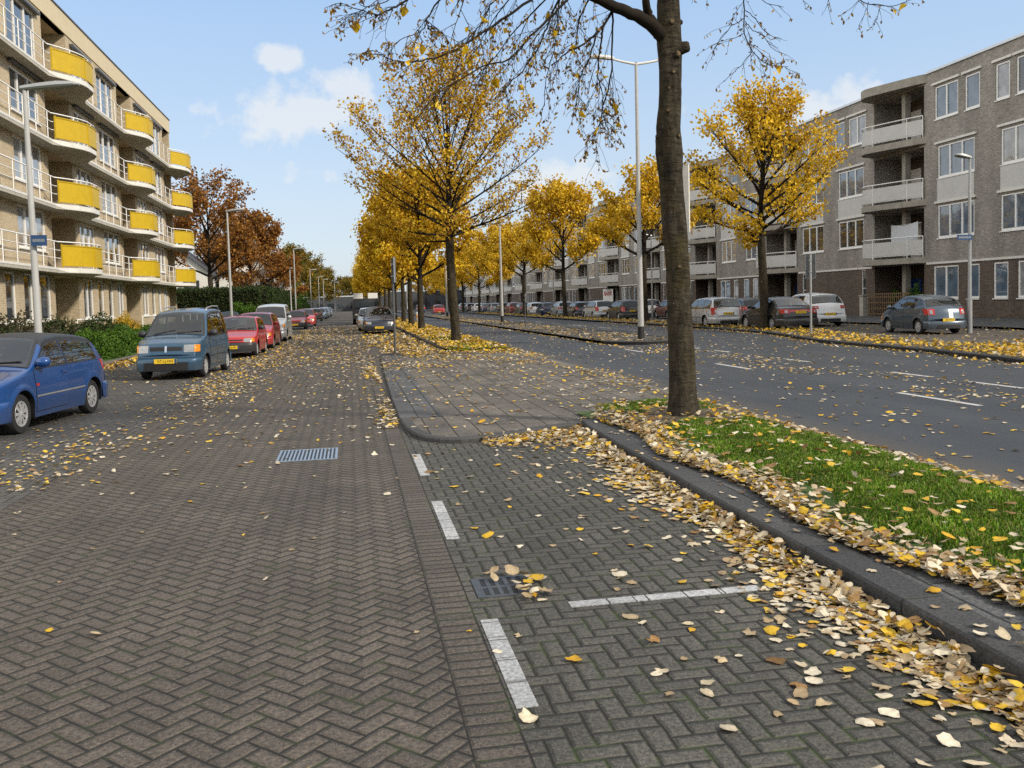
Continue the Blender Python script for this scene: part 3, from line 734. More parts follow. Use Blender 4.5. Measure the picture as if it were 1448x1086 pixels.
# gabled houses behind the brown trees
def house(x, y, w, d, h, rh, label):
    t = thing('gabled_house', label, 'house'); b = MB()
    b.box(x, y, 0, x+w, y+d, h); b.add([(x, y, h), (x+w, y, h), (x+w/2, y, h+rh), (x, y+d, h), (x+w, y+d, h), (x+w/2, y+d, h+rh)], [(0, 1, 2), (5, 4, 3)])
    b.build('wall', M['dirty_white'], t)
    r = MB(); ov = .35
    for s in (0, 1):
        xa = x-ov if s == 0 else x+w+ov; za = h-rh*ov/(w/2)
        r.add([(xa, y-ov, za+.05), (x+w/2, y-ov, h+rh+.05), (x+w/2, y+d+ov, h+rh+.05), (xa, y+d+ov, za+.05), (xa, y-ov, za+.22), (x+w/2, y-ov, h+rh+.22), (x+w/2, y+d+ov, h+rh+.22), (xa, y+d+ov, za+.22)],
              [(0, 1, 2, 3), (7, 6, 5, 4), (0, 4, 5, 1), (3, 2, 6, 7), (0, 3, 7, 4)])
    r.build('roof', M['slate'], t)
    for z in (1.2, 3.9):
        for k in (.2, .6):
            wb = MB(); wb.box(x+w*k, y-.05, z, x+w*(k+.2), y-.004, z+1.3); wb.build('window', M['pane'], t)
    settle(t, (x+w/2, y+d/2, 0))
house(-25, 112, 9, 9, 5.6, 3.6, 'white gabled house with dark roof glimpsed behind the brown trees beside the cream block')
house(-15.5, 112, 8, 9, 5.2, 3.4, 'white gabled house with dark roof right of the other gabled house')
# ------------------------------------------------------------------ trees
def leaf_faces(P, size, cols, seed=0, droop=.5, fold=.25, aspect=.8):
    """one folded four-point leaf (two triangles-ish quads) at each point: V, F, colour"""
    r = np.random.default_rng(seed); n = len(P)
    d = r.normal(size=(n, 3)); d[:, 2] -= droop; d /= np.linalg.norm(d, axis=1)[:, None]
    u = r.normal(size=(n, 3)); u -= d*(u*d).sum(1)[:, None]; u /= np.linalg.norm(u, axis=1)[:, None]
    nn = np.cross(d, u); s = (size*r.uniform(.65, 1.3, n))[:, None]
    a = P; t = P+d*s; m1 = P+d*s*.45+u*s*.5*aspect+nn*s*fold; m2 = P+d*s*.45-u*s*.5*aspect+nn*s*fold; e1 = P+d*s*.85+u*s*.22*aspect+nn*s*fold*.4; e2 = P+d*s*.85-u*s*.22*aspect+nn*s*fold*.4
    V = np.stack([a, m1, e1, t, e2, m2], 1).reshape(-1, 3)
    k = np.arange(n)[:, None]*6
    F = np.concatenate([k+np.array([[0, 1, 2, 3]]), k+np.array([[0, 3, 4, 5]])], 0)
    C = cols[r.integers(0, len(cols), n)]*r.uniform(.72, 1.25, (n, 1))
    return V, F, np.repeat(C, 6, 0)
YEL = np.array([(.74, .49, .016), (.68, .43, .012), (.80, .56, .04), (.60, .37, .012), (.74, .54, .05), (.46, .26, .010)])
ORG = np.array([(.42, .22, .012), (.50, .28, .012), (.34, .15, .010), (.55, .33, .02)])
BRN = np.array([(.30, .125, .022), (.37, .165, .028), (.20, .080, .018), (.42, .20, .035), (.16, .085, .03)])
OLV = np.array([(.16, .14, .02), (.22, .15, .02), (.10, .12, .02), (.28, .17, .02)])
def grow(seed, H, R, zc, tr, nl=13, nsub=7, ntw=4, top=.62, spread=1.0, zmid=.42, up=.55, subl=.34, el0=18, el1=70, elp=.85, lr=1.):
    """skeleton of a tree with a leader and fanned, rising limbs; returns list of (level, pts, radii) and twig tip points"""
    r = random.Random(seed); br = []
    lean = Vector((r.uniform(-.02, .02), r.uniform(-.02, .02), 0))
    def axis(z): return Vector((lean.x*z+.05*math.sin(z*.7+seed), lean.y*z+.05*math.cos(z*.9+seed), z))
    zt = zc+(H-zc)*top
    zs = [0, .12, .4, 1.0]+[1.0+(zc-1.0)*k/4 for k in range(1, 5)]
    tp = [axis(z) for z in zs]; rr = [tr*1.5, tr*1.22, tr*1.06]+[tr*(1.0-.16*max(0, z-1)/(zc)) for z in zs[3:]]
    br.append((0, tp, rr)); r0 = rr[-1]
    lz = [zc+(H*.985-zc)*k/9 for k in range(10)]
    br.append((1, [axis(z) for z in lz], [max(.012, r0*.86*(1-k/9.3)**1.15) for k in range(10)]))
    tips = []
    zm = zc+(H-zc)*zmid; hz_up, hz_dn = H-zm, zm-zc*.93
    def env(d, o):               # distance from o along d to the crown's surface
        lo, hi = 0, 3*max(R, H)
        for _ in range(24):
            m_ = (lo+hi)/2; p = o+d*m_; hh = hz_up if p.z > zm else hz_dn
            q = (p.x**2+p.y**2)/R**2+(((p.z-zm)/hh)**2 if p.z > zm else ((p.z-zm)/hh)**4)
            if q < 1: lo = m_
            else: hi = m_
        return lo
    def sub(p0, d, L, rad0, lvl):
        d = d.normalized(); pts = [p0]; n = 4; dd = d.copy(); p = p0
        for k in range(n):
            dd = (dd+Vector((r.uniform(-.16, .16), r.uniform(-.16, .16), r.uniform(-.06, .16)))).normalized()
            p = p+dd*(L/n); pts.append(p)
        br.append((lvl, pts, [max(.0035, rad0*(1-k/(n+.6))) for k in range(n+1)]))
        return pts
    for i in range(nl):
        f = i/(nl-1); z0 = zc*.96+(zt-zc)*f**1.15
        az = i*2.39996+r.uniform(-.3, .3)+seed
        el = rad(el0+(el1-el0)*f**elp+r.uniform(-7, 7))
        d = Vector((math.cos(az)*math.cos(el), math.sin(az)*math.cos(el), math.sin(el))); o = axis(z0)
        L = env(d, o)*r.uniform(.86, 1.0)
        n = 7; pts = [o]; p = o; dd = d.copy()
        for k in range(n):
            dd = (dd+Vector((r.uniform(-.07, .07), r.uniform(-.07, .07), up*.16*(1-f)*(k/n) + r.uniform(-.03, .05)))).normalized()
            p = p+dd*(L/n); pts.append(p)
        rl = lr*r0*(.52-.26*f)*min(1, L/(R*.8)+.25)
        br.append((1, pts, [max(.008, rl*(1-k/(n+.8))**.9) for k in range(n+1)]))
        for j in range(nsub):
            u = .26+.70*(j+r.random()*.6)/nsub; k = min(n-1, int(u*n)); q = pts[k].lerp(pts[k+1], u*n-k)
            t = (pts[k+1]-pts[k]).normalized(); side = t.cross(Vector((0, 0, 1))); side = side.normalized() if side.length > .01 else Vector((1, 0, 0))
            sgn = 1 if j % 2 else -1
            dv = t*r.uniform(.6, 1.0)+side*sgn*r.uniform(.35, .85)+Vector((0, 0, r.uniform(-.1, .55)))
            Ls = min(L*subl*(1.25-u*.6)*r.uniform(.75, 1.2), env(dv.normalized(), q)*1.02+.15)
            sp = sub(q, dv, Ls, max(.006, rl*(1-u)*.55+.006), 2)
            for e in range(ntw):
                uu = .3+.7*(e+r.random())/ntw; k2 = min(3, int(uu*4)); q2 = sp[k2].lerp(sp[k2+1], min(1, uu*4-k2))
                t2 = (sp[k2+1]-sp[k2]).normalized(); dv2 = t2*.7+Vector((r.uniform(-.8, .8), r.uniform(-.8, .8), r.uniform(-.35, .75)))
                tw = sub(q2, dv2, Ls*r.uniform(.28, .5), .006, 3); tips.append(tw)
            tips.append(sp[2:])
    return br, tips
def tree_meshes(seed, H, R, zc, tr, cols, nleaf, lsize, sides=(10, 6, 4, 3), jitter=.16, bare_top=0., **kw):
    br, tips = grow(seed, H, R, zc, tr, **kw)
    tk = MB(); bb = MB()
    for lv, p, r_ in br:
        if lv == 0: tk.tube(p, r_, sides[0], cap=False)
        else: bb.tube(p, r_, sides[min(lv, 3)], cap=False)
    r = np.random.default_rng(seed+5)
    A = np.array([[tuple(q) for q in (t if len(t) >= 3 else t*2)][:3] if len(t) <= 3 else [tuple(t[1]), tuple(t[-2]), tuple(t[-1])] for t in tips])
    wgt = np.ones(len(A))
    if bare_top:
        zz = A[:, :, 2].mean(1); wgt = np.clip(1-bare_top*np.clip((zz-(zc+(H-zc)*.35))/((H-zc)*.5), 0, 1), .05, 1)
    clump = r.uniform(.15, 1.6, len(A)); wgt = wgt*clump
    idx = r.choice(len(A), nleaf, p=wgt/wgt.sum())
    t = r.uniform(0, 2, nleaf); k = np.minimum(1, t.astype(int)); f = (t-k)[:, None]
    P = A[idx, k]*(1-f)+A[idx, k+1]*f+r.normal(scale=jitter, size=(nleaf, 3))
    V, F, C = leaf_faces(P, lsize, cols, seed)
    return tk, bb, (V, F, C)
def make_tree(label, loc, group, spec, rz=0., cat='tree', name='deciduous_tree'):
    t = thing(name, label, cat, loc, rz, group); tk, bb, (V, F, C) = spec
    tk.build('trunk', M['bark'], t, smooth=True); bb.build('branches', M['twig'], t, smooth=True)
    np_mesh('crown', V, F, M['leaf'], t, C)
    return t
def place(src, label, loc, rz, sc, group):
    c = copy_tree(src); c.location = loc; c.rotation_euler = (0, 0, rz); c.scale = (sc[0], sc[0], sc[1]); c['label'] = label
    if group: c['group'] = group
    return c
# second tree of the median: tall, thin of leaf at the top, limbs showing
G1 = 'yellow trees along the left median'
tree_b = make_tree('yellow tree with thin crown and dark fanned limbs, nearest on the far median', (4.05, 34.87, .08), G1,
    tree_meshes(21, 11.5, 4.65, 4.2, .185, np.concatenate([YEL, ORG]), 13000, .115, nl=36, nsub=11, ntw=5, bare_top=.25, jitter=.11, up=.45, subl=.30, el0=3, el1=76, elp=1.1, zmid=.30, top=.50, lr=.66))
dense1 = tree_meshes(4, 9.4, 4.2, 3.1, .19, YEL, 11000, .21, nl=14, nsub=7, ntw=4, jitter=.24)
dense2 = tree_meshes(9, 9.8, 4.0, 3.4, .18, YEL, 11000, .21, nl=13, nsub=7, ntw=4, jitter=.24)
tree_c = make_tree('dense yellow tree second along the leaf strewn median, trunk right of the dark sign post', (4.2, 53., .08), G1, dense1)
place_rows = [(4.3, 64.), (4.3, 74.), (4.3, 86.), (4.3, 98.), (4.3, 112.), (4.2, 127.), (4.2, 143.), (4.2, 160.), (4.2, 180.), (4.2, 203.), (4.2, 228.)]
nth = ['third', 'fourth', 'fifth', 'sixth', 'seventh', 'eighth', 'ninth', 'tenth', 'eleventh', 'twelfth', 'thirteenth']
for k, (x, y) in enumerate(place_rows):
    place(tree_c, f'dense yellow tree, {nth[k]} along the left median counting from the paved island', (x, y, .08), k*2.1+1, (random.uniform(.92, 1.05), random.uniform(.98, 1.14)), G1)
# trees between the main road and the right service road
G2 = 'yellow trees along the right hand verge'
tree_r = make_tree('yellow tree with round glowing crown on the right verge in front of the black saloon', (18.65, 37.9, .085), G2,
    tree_meshes(33, 10.9, 3.8, 4.2, .20, np.concatenate([YEL, YEL[:3]]), 9500, .15, nl=26, nsub=8, ntw=4, jitter=.18, up=.4, el0=4, el1=72, zmid=.34))
tree_r2 = make_tree('yellow tree with forked dark limbs and thin top, second along the right verge', (19., 55.5, .085), G2,
    tree_meshes(41, 10.6, 3.9, 4.4, .23, YEL, 6500, .19, nl=13, nsub=6, ntw=4, bare_top=.75, jitter=.2))
tree_r3 = make_tree('broad dense yellow tree with pointed top, third along the right verge', (19., 77.5, .085), G2, dense2)
tree_r3.scale = (1.12, 1.12, 1.22)
for k, (y, s, h, src) in enumerate([(96., 1., 1., tree_r2), (112., 1.05, 1.16, tree_r3), (131., 1.05, 1.1, tree_r3), (150., 1.05, 1.15, tree_c), (172., 1., 1.1, tree_r3), (197., 1., 1.1, tree_c), (225., 1.05, 1.1, tree_r3)]):
    c = place(src, f'yellow tree, {nth[k+1]} along the right verge counting from the black saloon', (19., y, .085), k*1.7+.4, (s, h), G2)
# ---- the near tree: trunk, stubs and the drooping branches that enter the top of the picture
near = thing('deciduous_tree', 'large near tree with bare mottled trunk and drooping nearly leafless branches', 'tree', (4.13, 10.69, .1), 0)
YT = 10.69
axis = [at(x, y, YT) for x, y in ((967, 606), (966, 560), (963, 500), (960, 440), (958, 380), (954, 320), (950, 260), (947, 215), (945, 180), (947, 140), (947, 100), (946, 60), (946, 20), (946, -40), (948, -110), (952, -190), (957, -280))]
axis[0].z = .06
wid = [28, 21, 19.2, 18, 17.4, 18, 17, 19.6, 17.4, 16.4, 16.4, 17.8, 16.4, 15, 13, 11, 9]
tb = MB(); n = 20; rings = []
dpt = YT/AX_F.y
for i, (p, wv) in enumerate(zip(axis, wid)):
    r_ = wv*10.75/FPX; t = (axis[min(i+1, len(axis)-1)]-axis[max(i-1, 0)]).normalized(); u = Vector((1, 0, 0)); u = (u-t*u.dot(t)).normalized(); v = t.cross(u)
    rings.append([p+(u*math.cos(a)+v*math.sin(a))*r_*(1+.035*math.sin(3*a+i*.9)+.02*math.sin(5*a-i)+(.34*max(0, math.sin(4*a+.6)) if i == 0 else 0)) for a in [2*math.pi*k/n for k in range(n)]])
def subdiv(rings):              # smooth interpolation between rings
    out = []
    for i in range(len(rings)-1):
        a, b_, c, d = rings[max(i-1, 0)], rings[i], rings[i+1], rings[min(i+2, len(rings)-1)]
        for s_ in range(4):
            t = s_/4
            out.append([.5*((2*q)+(r2-p_)*t+(2*p_-5*q+4*r2-s2)*t*t+(3*q-p_-3*r2+s2)*t**3) for p_, q, r2, s2 in zip(a, b_, c, d)])
    out.append(rings[-1]); return out
R2 = subdiv(rings)
R2 = [[p+Vector((random.gauss(0, .0025), random.gauss(0, .0025), 0)) for p in rr] for rr in R2]
tb.grid([[*rr, rr[0]] for rr in R2])
trunk = tb.build('trunk', M['bark'], near, smooth=True)
kb = []
def knot(x, y, ang, r_, out, face):
    """collar of a lost branch: ring swelling with a paler disc in it"""
    i = min(range(len(axis)), key=lambda q: abs(px(axis[q])[1]-y)); p = at(px(axis[i])[0]+(x-px(axis[i])[0]), y, YT)
    c0 = at(px(axis[i])[0], y, YT); rr = wid[i]*10.75/FPX
    d = Vector((math.sin(ang), -math.cos(ang), .15)).normalized()
    base = c0+d*rr*.75; b = MB()
    b.tube([base, base+d*(rr*.25+out*.3), base+d*(rr*.25+out*.8), base+d*(rr*.25+out)], [r_*1.7, r_*1.35, r_*1.2, r_*.95], 12)
    o = b.build('knot', M['bark'], near, smooth=True, sharp=50)
    e = base+d*(rr*.25+out+.002); f = MB(); f.tube([e-d*.01, e+d*.002], [r_*.75, r_*.7], 10); f.build('scar', M['knot'], o)
knot(957, 83, .35, .036, .03, 0); knot(967, 72, 1.2, .055, .10, 0); knot(936, 38, -.1, .03, .02, 0); knot(924, 56, -1.5, .022, .05, 0); knot(949, 108, .0, .024, .01, 0); knot(936, 162, -.35, .022, .008, 0); knot(935, 130, -.4, .018, .006, 0); knot(965, 34, 1.5, .025, .03, 0); knot(956, 198, .4, .02, .006, 0); knot(926, 196, -1.45, .025, .02, 0); knot(943, 380, -.2, .022, .005, 0)
bb = MB(); twig_pts = []; leafP = []
def bpath(pxs, Y0, Y1, r0, r1, pre=None, sides=5):
    n = len(pxs); P = [at(x, y, Y0+(Y1-Y0)*k/max(1, n-1)) for k, (x, y) in enumerate(pxs)]
    if pre is not None: P = list(pre)+P
    # Catmull-Rom smoothing with a little irregularity
    Q = []
    for i in range(len(P)-1):
        a, b_, c, d = P[max(i-1, 0)], P[i], P[i+1], P[min(i+2, len(P)-1)]
        for s_ in range(4):
            t = s_/4; q = .5*((2*b_)+(c-a)*t+(2*a-5*b_+4*c-d)*t*t+(3*b_-a-3*c+d)*t**3); Q.append(q+Vector((random.gauss(0, .006), random.gauss(0, .006), random.gauss(0, .006))))
    Q.append(P[-1]); m_ = len(Q)
    bb.tube(Q, [r0+(r1-r0)*(k/(m_-1))**.8 for k in range(m_)], sides, cap=False)
    return Q
def twigs(Q, start, n, L, rad_, droop=.35, depth=1, leaves=1.0, rr=random.Random(3)):
    m_ = len(Q)
    for e in range(n):
        u = start+(1-start)*(e+rr.random())/n; k = min(m_-2, int(u*(m_-1))); q = Q[k]
        t = (Q[k+1]-Q[k]).normalized(); s = Vector((rr.uniform(-1, 1), rr.uniform(-.7, .7), rr.uniform(-.5, .6)))
        d = (t*.9+s*.75).normalized(); p = q; pts = [p]; l = L*rr.uniform(.55, 1.25)*(1.15-.5*u)
        for j in range(6):
            d = (d+Vector((rr.uniform(-.22, .22), rr.uniform(-.2, .2), -droop*.34+rr.uniform(-.1, .16)+(.22*droop if j > 3 else 0)))).normalized(); p = p+d*l/6; pts.append(p)
        bb.tube(pts, [max(.0022, rad_*(1-j/6.6)) for j in range(7)], 3, cap=False)
        if depth > 0: twigs(pts, .15, 5, l*.55, rad_*.6, droop, depth-1, leaves, rr)
        for j in range(2, 7):
            if rr.random() < .42*leaves: leafP.append((pts[j], 0))
        if rr.random() < .8*leaves: leafP.append((pts[-1], 0)); 
        if rr.random() < .5*leaves: leafP.append((pts[-1].lerp(pts[-2], .4), 0))
fork = at(931, 44, YT)
limb = bpath([(946, 62), (931, 44), (908, 25), (887, 17), (850, 0), (800, -24), (740, -55), (660, -90), (570, -120), (480, -150)], YT, YT-.6, .098, .03, sides=9)
lup = bpath([(926, 40), (919, 27), (914, 10), (911, -20), (900, -80), (880, -160), (850, -260)], YT-.02, YT-.5, .07, .02, sides=8)
def on(Q, x): return min(Q, key=lambda p: abs(px(p)[0]-x))
def pre(x, Y): a = on(limb, x); return [a]
B = [  # (pixels, Y at start, Y at end, r0, r1, where it leaves the limb, twigs, length)
 ([(880, 10), (866, 15), (848, 44), (821, 64), (800, 76), (780, 92)], 10.6, 10.2, .026, .006, 884, 9, .55),
 ([(866, 15), (866, 39), (863, 114), (852, 151), (850, 174), (842, 186)], 10.6, 10.3, .015, .004, None, 13, .75),
 ([(852, 39), (847, 77), (846, 108), (852, 135), (851, 170)], 10.5, 10.6, .013, .004, None, 9, .6),
 ([(843, 48), (833, 81), (822, 104), (818, 130), (815, 151)], 10.4, 10.0, .012, .004, None, 10, .6),
 ([(850, -30), (832, 0), (819, 29), (815, 58), (808, 76)], 10.5, 10.9, .018, .005, 860, 9, .6),
 ([(840, -40), (802, 0), (777, 25), (750, 52), (719, 83), (680, 95), (632, 125), (612, 133)], 10.4, 9.4, .024, .004, 850, 20, .7),
 ([(800, -35), (750, 0), (709, 29), (673, 53), (632, 76), (609, 84), (582, 87), (562, 87), (545, 80), (532, 70)], 10.3, 9.2, .022, .003, 810, 16, .55),
 ([(690, -60), (657, 0), (647, 23), (635, 70)], 10.2, 9.7, .012, .003, 700, 6, .5),
 ([(670, -50), (621, 0), (605, 23), (604, 34), (609, 43), (622, 52)], 10.1, 9.6, .016, .003, 680, 9, .55),
 ([(605, 30), (596, 43), (583, 49), (562, 58), (553, 67)], 9.8, 9.5, .007, .003, None, 5, .4),
 ([(640, -60), (574, 0), (556, 12), (536, 20), (526, 20), (500, 11), (482, 4)], 10.2, 9.5, .018, .003, 650, 11, .6),
 ([(560, -20), (545, 2), (520, 10), (507, 4)], 10., 9.4, .010, .003, 575, 5, .45),
 ([(830, -35), (790, 0), (773, 39), (763, 64), (744, 93), (720, 120), (709, 133)], 10.4, 10.8, .017, .004, 842, 14, .65),
 ([(815, -35), (771, 0), (728, 44), (700, 81), (690, 92)], 10.5, 11.2, .015, .004, 826, 10, .6),
 ([(770, -45), (720, 0), (690, 40), (672, 80)], 10.6, 11.4, .014, .004, 790, 9, .6),
 ([(740, -45), (700, 0), (684, 28), (660, 60), (640, 105)], 10.2, 10.6, .013, .004, 760, 10, .6),
 ([(800, -20), (790, 10), (786, 60), (772, 110), (770, 150)], 10.9, 11.2, .011, .004, 815, 9, .55),
]
rr0 = random.Random(11)
for pts, Y0, Y1, ra, rb, lx, nt, L in B:
    Q = bpath(pts, Y0, Y1, ra, rb, pre(lx, Y0) if lx else None)
    twigs(Q, .22, nt, L, .0055, .45, 1, .5, rr0)
rl = bpath([(952, -60), (975, -110), (1040, -130), (1130, -135), (1220, -125), (1320, -110)], YT, YT+.3, .07, .02, sides=8)
for pts, Y0, Y1, ra, rb, lx, nt, L in [
 ([(1056, -60), (1053, 0), (1053, 47), (1066, 75), (1089, 92), (1115, 94)], 10.9, 10.5, .013, .003, 1050, 9, .55),
 ([(1052, 26), (1034, 37), (1016, 61), (1007, 76)], 10.8, 10.8, .006, .003, None, 5, .35), ([(1054, 31), (1064, 42), (1077, 49), (1090, 66), (1106, 75)], 10.8, 10.4, .006, .003, None, 5, .35),
 ([(1054, 16), (1068, 26), (1082, 46), (1105, 55)], 10.8, 11., .006, .003, None, 4, .3), ([(1063, 73), (1050, 90), (1040, 101), (1023, 115)], 10.7, 10.9, .005, .003, None, 4, .25), ([(1053, 46), (1035, 55), (1018, 62)], 10.75, 10.5, .005, .002, None, 4, .3),
 ([(1080, -60), (1072, -10), (1088, 5), (1108, 10)], 10.9, 10.4, .008, .003, 1085, 4, .35),
 ([(1200, -50), (1212, -4), (1251, 9), (1275, 5), (1293, -2)], 10.8, 10.3, .010, .003, 1200, 9, .4), ([(1222, -20), (1205, 10), (1185, 22)], 10.8, 10.6, .006, .002, 1210, 5, .35), ([(1228, 4), (1222, 20), (1214, 38)], 10.7, 10.6, .005, .002, None, 3, .3), ([(1245, 6), (1242, 22), (1236, 34)], 10.6, 10.5, .005, .002, None, 4, .3),
 ([(1172, -40), (1171, 0), (1162, 23)], 10.7, 10.6, .006, .002, 1168, 3, .25), ([(1130, -40), (1136, 0), (1140, 14)], 10.7, 10.8, .005, .002, 1125, 3, .2), ([(1010, -50), (1003, -10), (998, 8)], 10.6, 10.6, .005, .002, 1010, 3, .2), ([(985, -50), (980, -5), (978, 5)], 10.6, 10.5, .004, .002, 990, 2, .15)]:
    Q = bpath(pts, Y0, Y1, ra, rb, [on(rl, lx)] if lx else None); twigs(Q, .25, nt, L, .0045, .35, 0 if L < .45 else 1, .55, rr0)
# limbs above the picture
for k in range(9):
    a = k*2.4; o = axis[-1-(k % 4)]; d = Vector((math.cos(a)*.75, math.sin(a)*.75, .65)); p = o; pts = [p]
    for j in range(6): d = (d+Vector((random.uniform(-.15, .15), random.uniform(-.15, .15), .05))).normalized(); p = p+d*.62; pts.append(p)
    bb.tube(pts, [.05*(1-j/6.8) for j in range(7)], 6, cap=False); 
    twigs(pts, .2, 9, 1.1, .008, .1, 1, .25, rr0)
bb.build('branches', M['twig'], near, smooth=True)
P = np.array([tuple(p) for p, _ in leafP]); rr_ = np.random.default_rng(2)
V, F, C = leaf_faces(P, .050, np.array([(.26, .14, .02), (.34, .21, .03), (.17, .09, .02), (.46, .29, .02), (.22, .12, .025)]), 8, droop=1.3, aspect=.55)
big = P[rr_.choice(len(P), 60)]; V2, F2, C2 = leaf_faces(big, .11, YEL[:3], 9, droop=1.2, aspect=.8)
np_mesh('crown', np.concatenate([V, V2]), np.concatenate([F, F2+len(V)]), M['leaf'], near, np.concatenate([C, C2]))
settle(near, (4.13, YT, .1))
# ---- brown trees, hedge and far wood on the left
G3 = 'brown trees behind the cream apartment block'
brown1 = make_tree('tall rust brown tree with bare spiky top just right of the cream apartment block', (-12.9, 88, .1), G3, tree_meshes(51, 14.8, 5.6, 4.6, .26, BRN, 9500, .25, nl=18, nsub=7, ntw=4, bare_top=.7, jitter=.25, zmid=.30))
brown2 = make_tree('broad rust brown tree behind the second lamp, spreading over the hedge', (-10.4, 98, .1), G3, tree_meshes(52, 11.6, 5.6, 3.2, .24, BRN, 11500, .27, nl=16, nsub=7, ntw=4, jitter=.28, zmid=.32))
place(brown2, 'smaller rust brown tree right of the broad brown one, above the hedge', (-8.6, 112, .1), 2.2, (.66, .70), G3)
place(brown1, 'thin rust brown tree above the grey flat roof', (-16., 118, .1), 1.1, (.8, .8), G3)
olive = make_tree('olive and orange tree behind the far lamps on the left', (-10., 175, .1), 'mixed far trees on the left', tree_meshes(61, 13, 5.6, 3.5, .25, np.concatenate([OLV, OLV, ORG[:1]]), 8000, .36, nl=14, nsub=6, ntw=3, jitter=.4, zmid=.36))
for k, (x, y, s, h, lab) in enumerate([(-9, 215, 1., .95, 'second olive tree behind the far lamps'), (-12, 150, .7, .72, 'low olive tree beside the grey flat roofed building'), (-7, 250, 1.1, .9, 'olive tree farthest down the brick street on the left'), (-1, 285, 1.2, .8, 'far olive tree closing the brick street'), (-18, 190, 1, 1.05, 'olive tree behind the others far left')]):
    place(olive, lab, (x, y, 0), k*1.3, (s, h), 'mixed far trees on the left')
def shrub(label, c, rx, ry, rz_, cols, nl, size, rot=0, name='shrub', cat='shrub', group=None, box=False, seed=1, lump=.25, up=.4):
    r = np.random.default_rng(seed+int(abs(c[0])*7+abs(c[1])*13)); t = thing(name, label, cat, c, rot, group)
    if box:
        P = r.uniform(-1, 1, (nl, 3)); ax = r.integers(0, 5, nl); k = np.arange(nl)
        area = np.array([ry*rz_, ry*rz_, rx*rz_, rx*rz_, 2*rx*ry]); ax = r.choice(5, nl, p=area/area.sum())
        P[ax == 0, 0] = -1; P[ax == 1, 0] = 1; P[ax == 2, 1] = -1; P[ax == 3, 1] = 1; P[ax == 4, 2] = 1
        P *= np.array([rx, ry, rz_*.5]); P[:, 2] += rz_*.5; P += r.normal(scale=.10, size=P.shape)
        P *= (1+.0*P)
    else:
        d = r.normal(size=(nl, 3)); d[:, 2] = np.abs(d[:, 2])*1.1-.15; d /= np.linalg.norm(d, axis=1)[:, None]
        ph = r.uniform(0, 6, 6); lu = 1+lump*(np.sin(d[:, 0]*5+ph[0])*np.sin(d[:, 1]*5+ph[1])+.6*np.sin(d[:, 0]*11+ph[2]+d[:, 2]*7)*np.sin(d[:, 1]*10+ph[3]))
        P = d*(lu*r.uniform(.62, 1.0, nl)**.6)[:, None]*np.array([rx, ry, rz_]); P[:, 2] = np.maximum(P[:, 2], .02)
    V, F, C = leaf_faces(P, size, cols, seed, droop=-up, aspect=.55)
    np_mesh('foliage', V, F, M['leaf'], t, C)
    core = MB()
    if box: core.box(-rx+.12, -ry+.12, 0, rx-.12, ry-.12, rz_-.12)
    else:
        for k in range(9):
            a = k*2.4; core.tube([(0, 0, 0), (math.cos(a)*rx*.35, math.sin(a)*ry*.35, rz_*.45), (math.cos(a)*rx*.7, math.sin(a)*ry*.7, rz_*.75)], [.03, .02, .008], 4)
    core.build('stems', M['twig'], t)
    return t
DG = np.array([(.030, .055, .012), (.045, .075, .016), (.022, .042, .012), (.06, .085, .02)]); LG = np.array([(.06, .14, .012), (.085, .18, .016), (.045, .11, .012), (.11, .19, .02)])
BG = np.array([(.055, .058, .024), (.075, .066, .035), (.04, .05, .02), (.09, .075, .045)]); GOLD = np.array([(.55, .36, .02), (.62, .44, .04), (.45, .28, .02)])
shrub('long dark green clipped hedge across the end of the lawn past the cream block', (-13, 80, .05), 5.2, .8, 3.3, DG, 16000, .17, name='hedge', cat='hedge', box=True)
shrub('dark green clipped hedge running beside the pavement behind the silver van', (-8.1, 104, .05), .8, 22, 3.4, DG, 20000, .2, name='hedge', cat='hedge', box=True)
shrub('paler green bush at the near end of the roadside hedge', (-8.8, 78.5, .05), 1.6, 1.6, 2.0, LG, 3500, .16)
shrub('bright green bush above the roadside hedge near the lamps', (-8.3, 122, .05), 2.2, 3, 5.6, LG*.8, 3500, .26)
shrub('conical green bush beyond the hedge between the lamps', (-8., 135, .05), 2.4, 3, 4.5, LG*.7, 3000, .28)
k = 0
for lab, c, rx, ry, rz_, cols, nl, size in [
 ('dark brownish green shrub under the ground floor windows behind the blue hatchback', (-10.6, 30.5, .1), 1.35, 2.3, 1.35, BG, 6500, .10),
 ('dark green shrub at the left edge of the picture beside the first lamp', (-10.2, 25.6, .1), 1.3, 2.2, 1.35, DG, 6500, .10),
 ('dark rounded shrub right of the brownish one in front of the cream block', (-11.2, 35.8, .1), 1.4, 2.2, 1.3, np.concatenate([BG, DG]), 6500, .10),
 ('rounded dark green shrub in the bed beyond the brownish ones', (-11.0, 41.5, .1), 1.7, 2.5, 1.25, DG, 6500, .11),
 ('low bright green bush spilling to the kerb behind the blue hatchback', (-9.3, 33.2, .1), 1.35, 2.6, .85, LG, 7000, .10),
 ('low bright green bush left of the blue minivan', (-9.2, 38.6, .1), 1.35, 2.8, .85, LG, 7000, .10),
 ('low bright green bush behind the blue minivan', (-9.3, 44.5, .1), 1.35, 3.0, .8, LG, 6500, .11),
 ('golden yellow shrub in front of the ground floor loggia behind the minivan', (-12.0, 50.5, .1), .8, 2.3, 1.25, GOLD, 3500, .12),
 ('low bright green bush beyond the golden shrub', (-10.2, 53.5, .1), 1.7, 3.5, .8, LG, 5500, .13),
 ('low green bush beside the far corner of the cream block', (-10.2, 63, .1), 1.9, 5, .8, LG*.8, 6000, .15)]:
    shrub(lab, c, rx, ry, rz_, cols, nl, size, seed=k+3, group='shrubs in front of the cream block'); k += 1
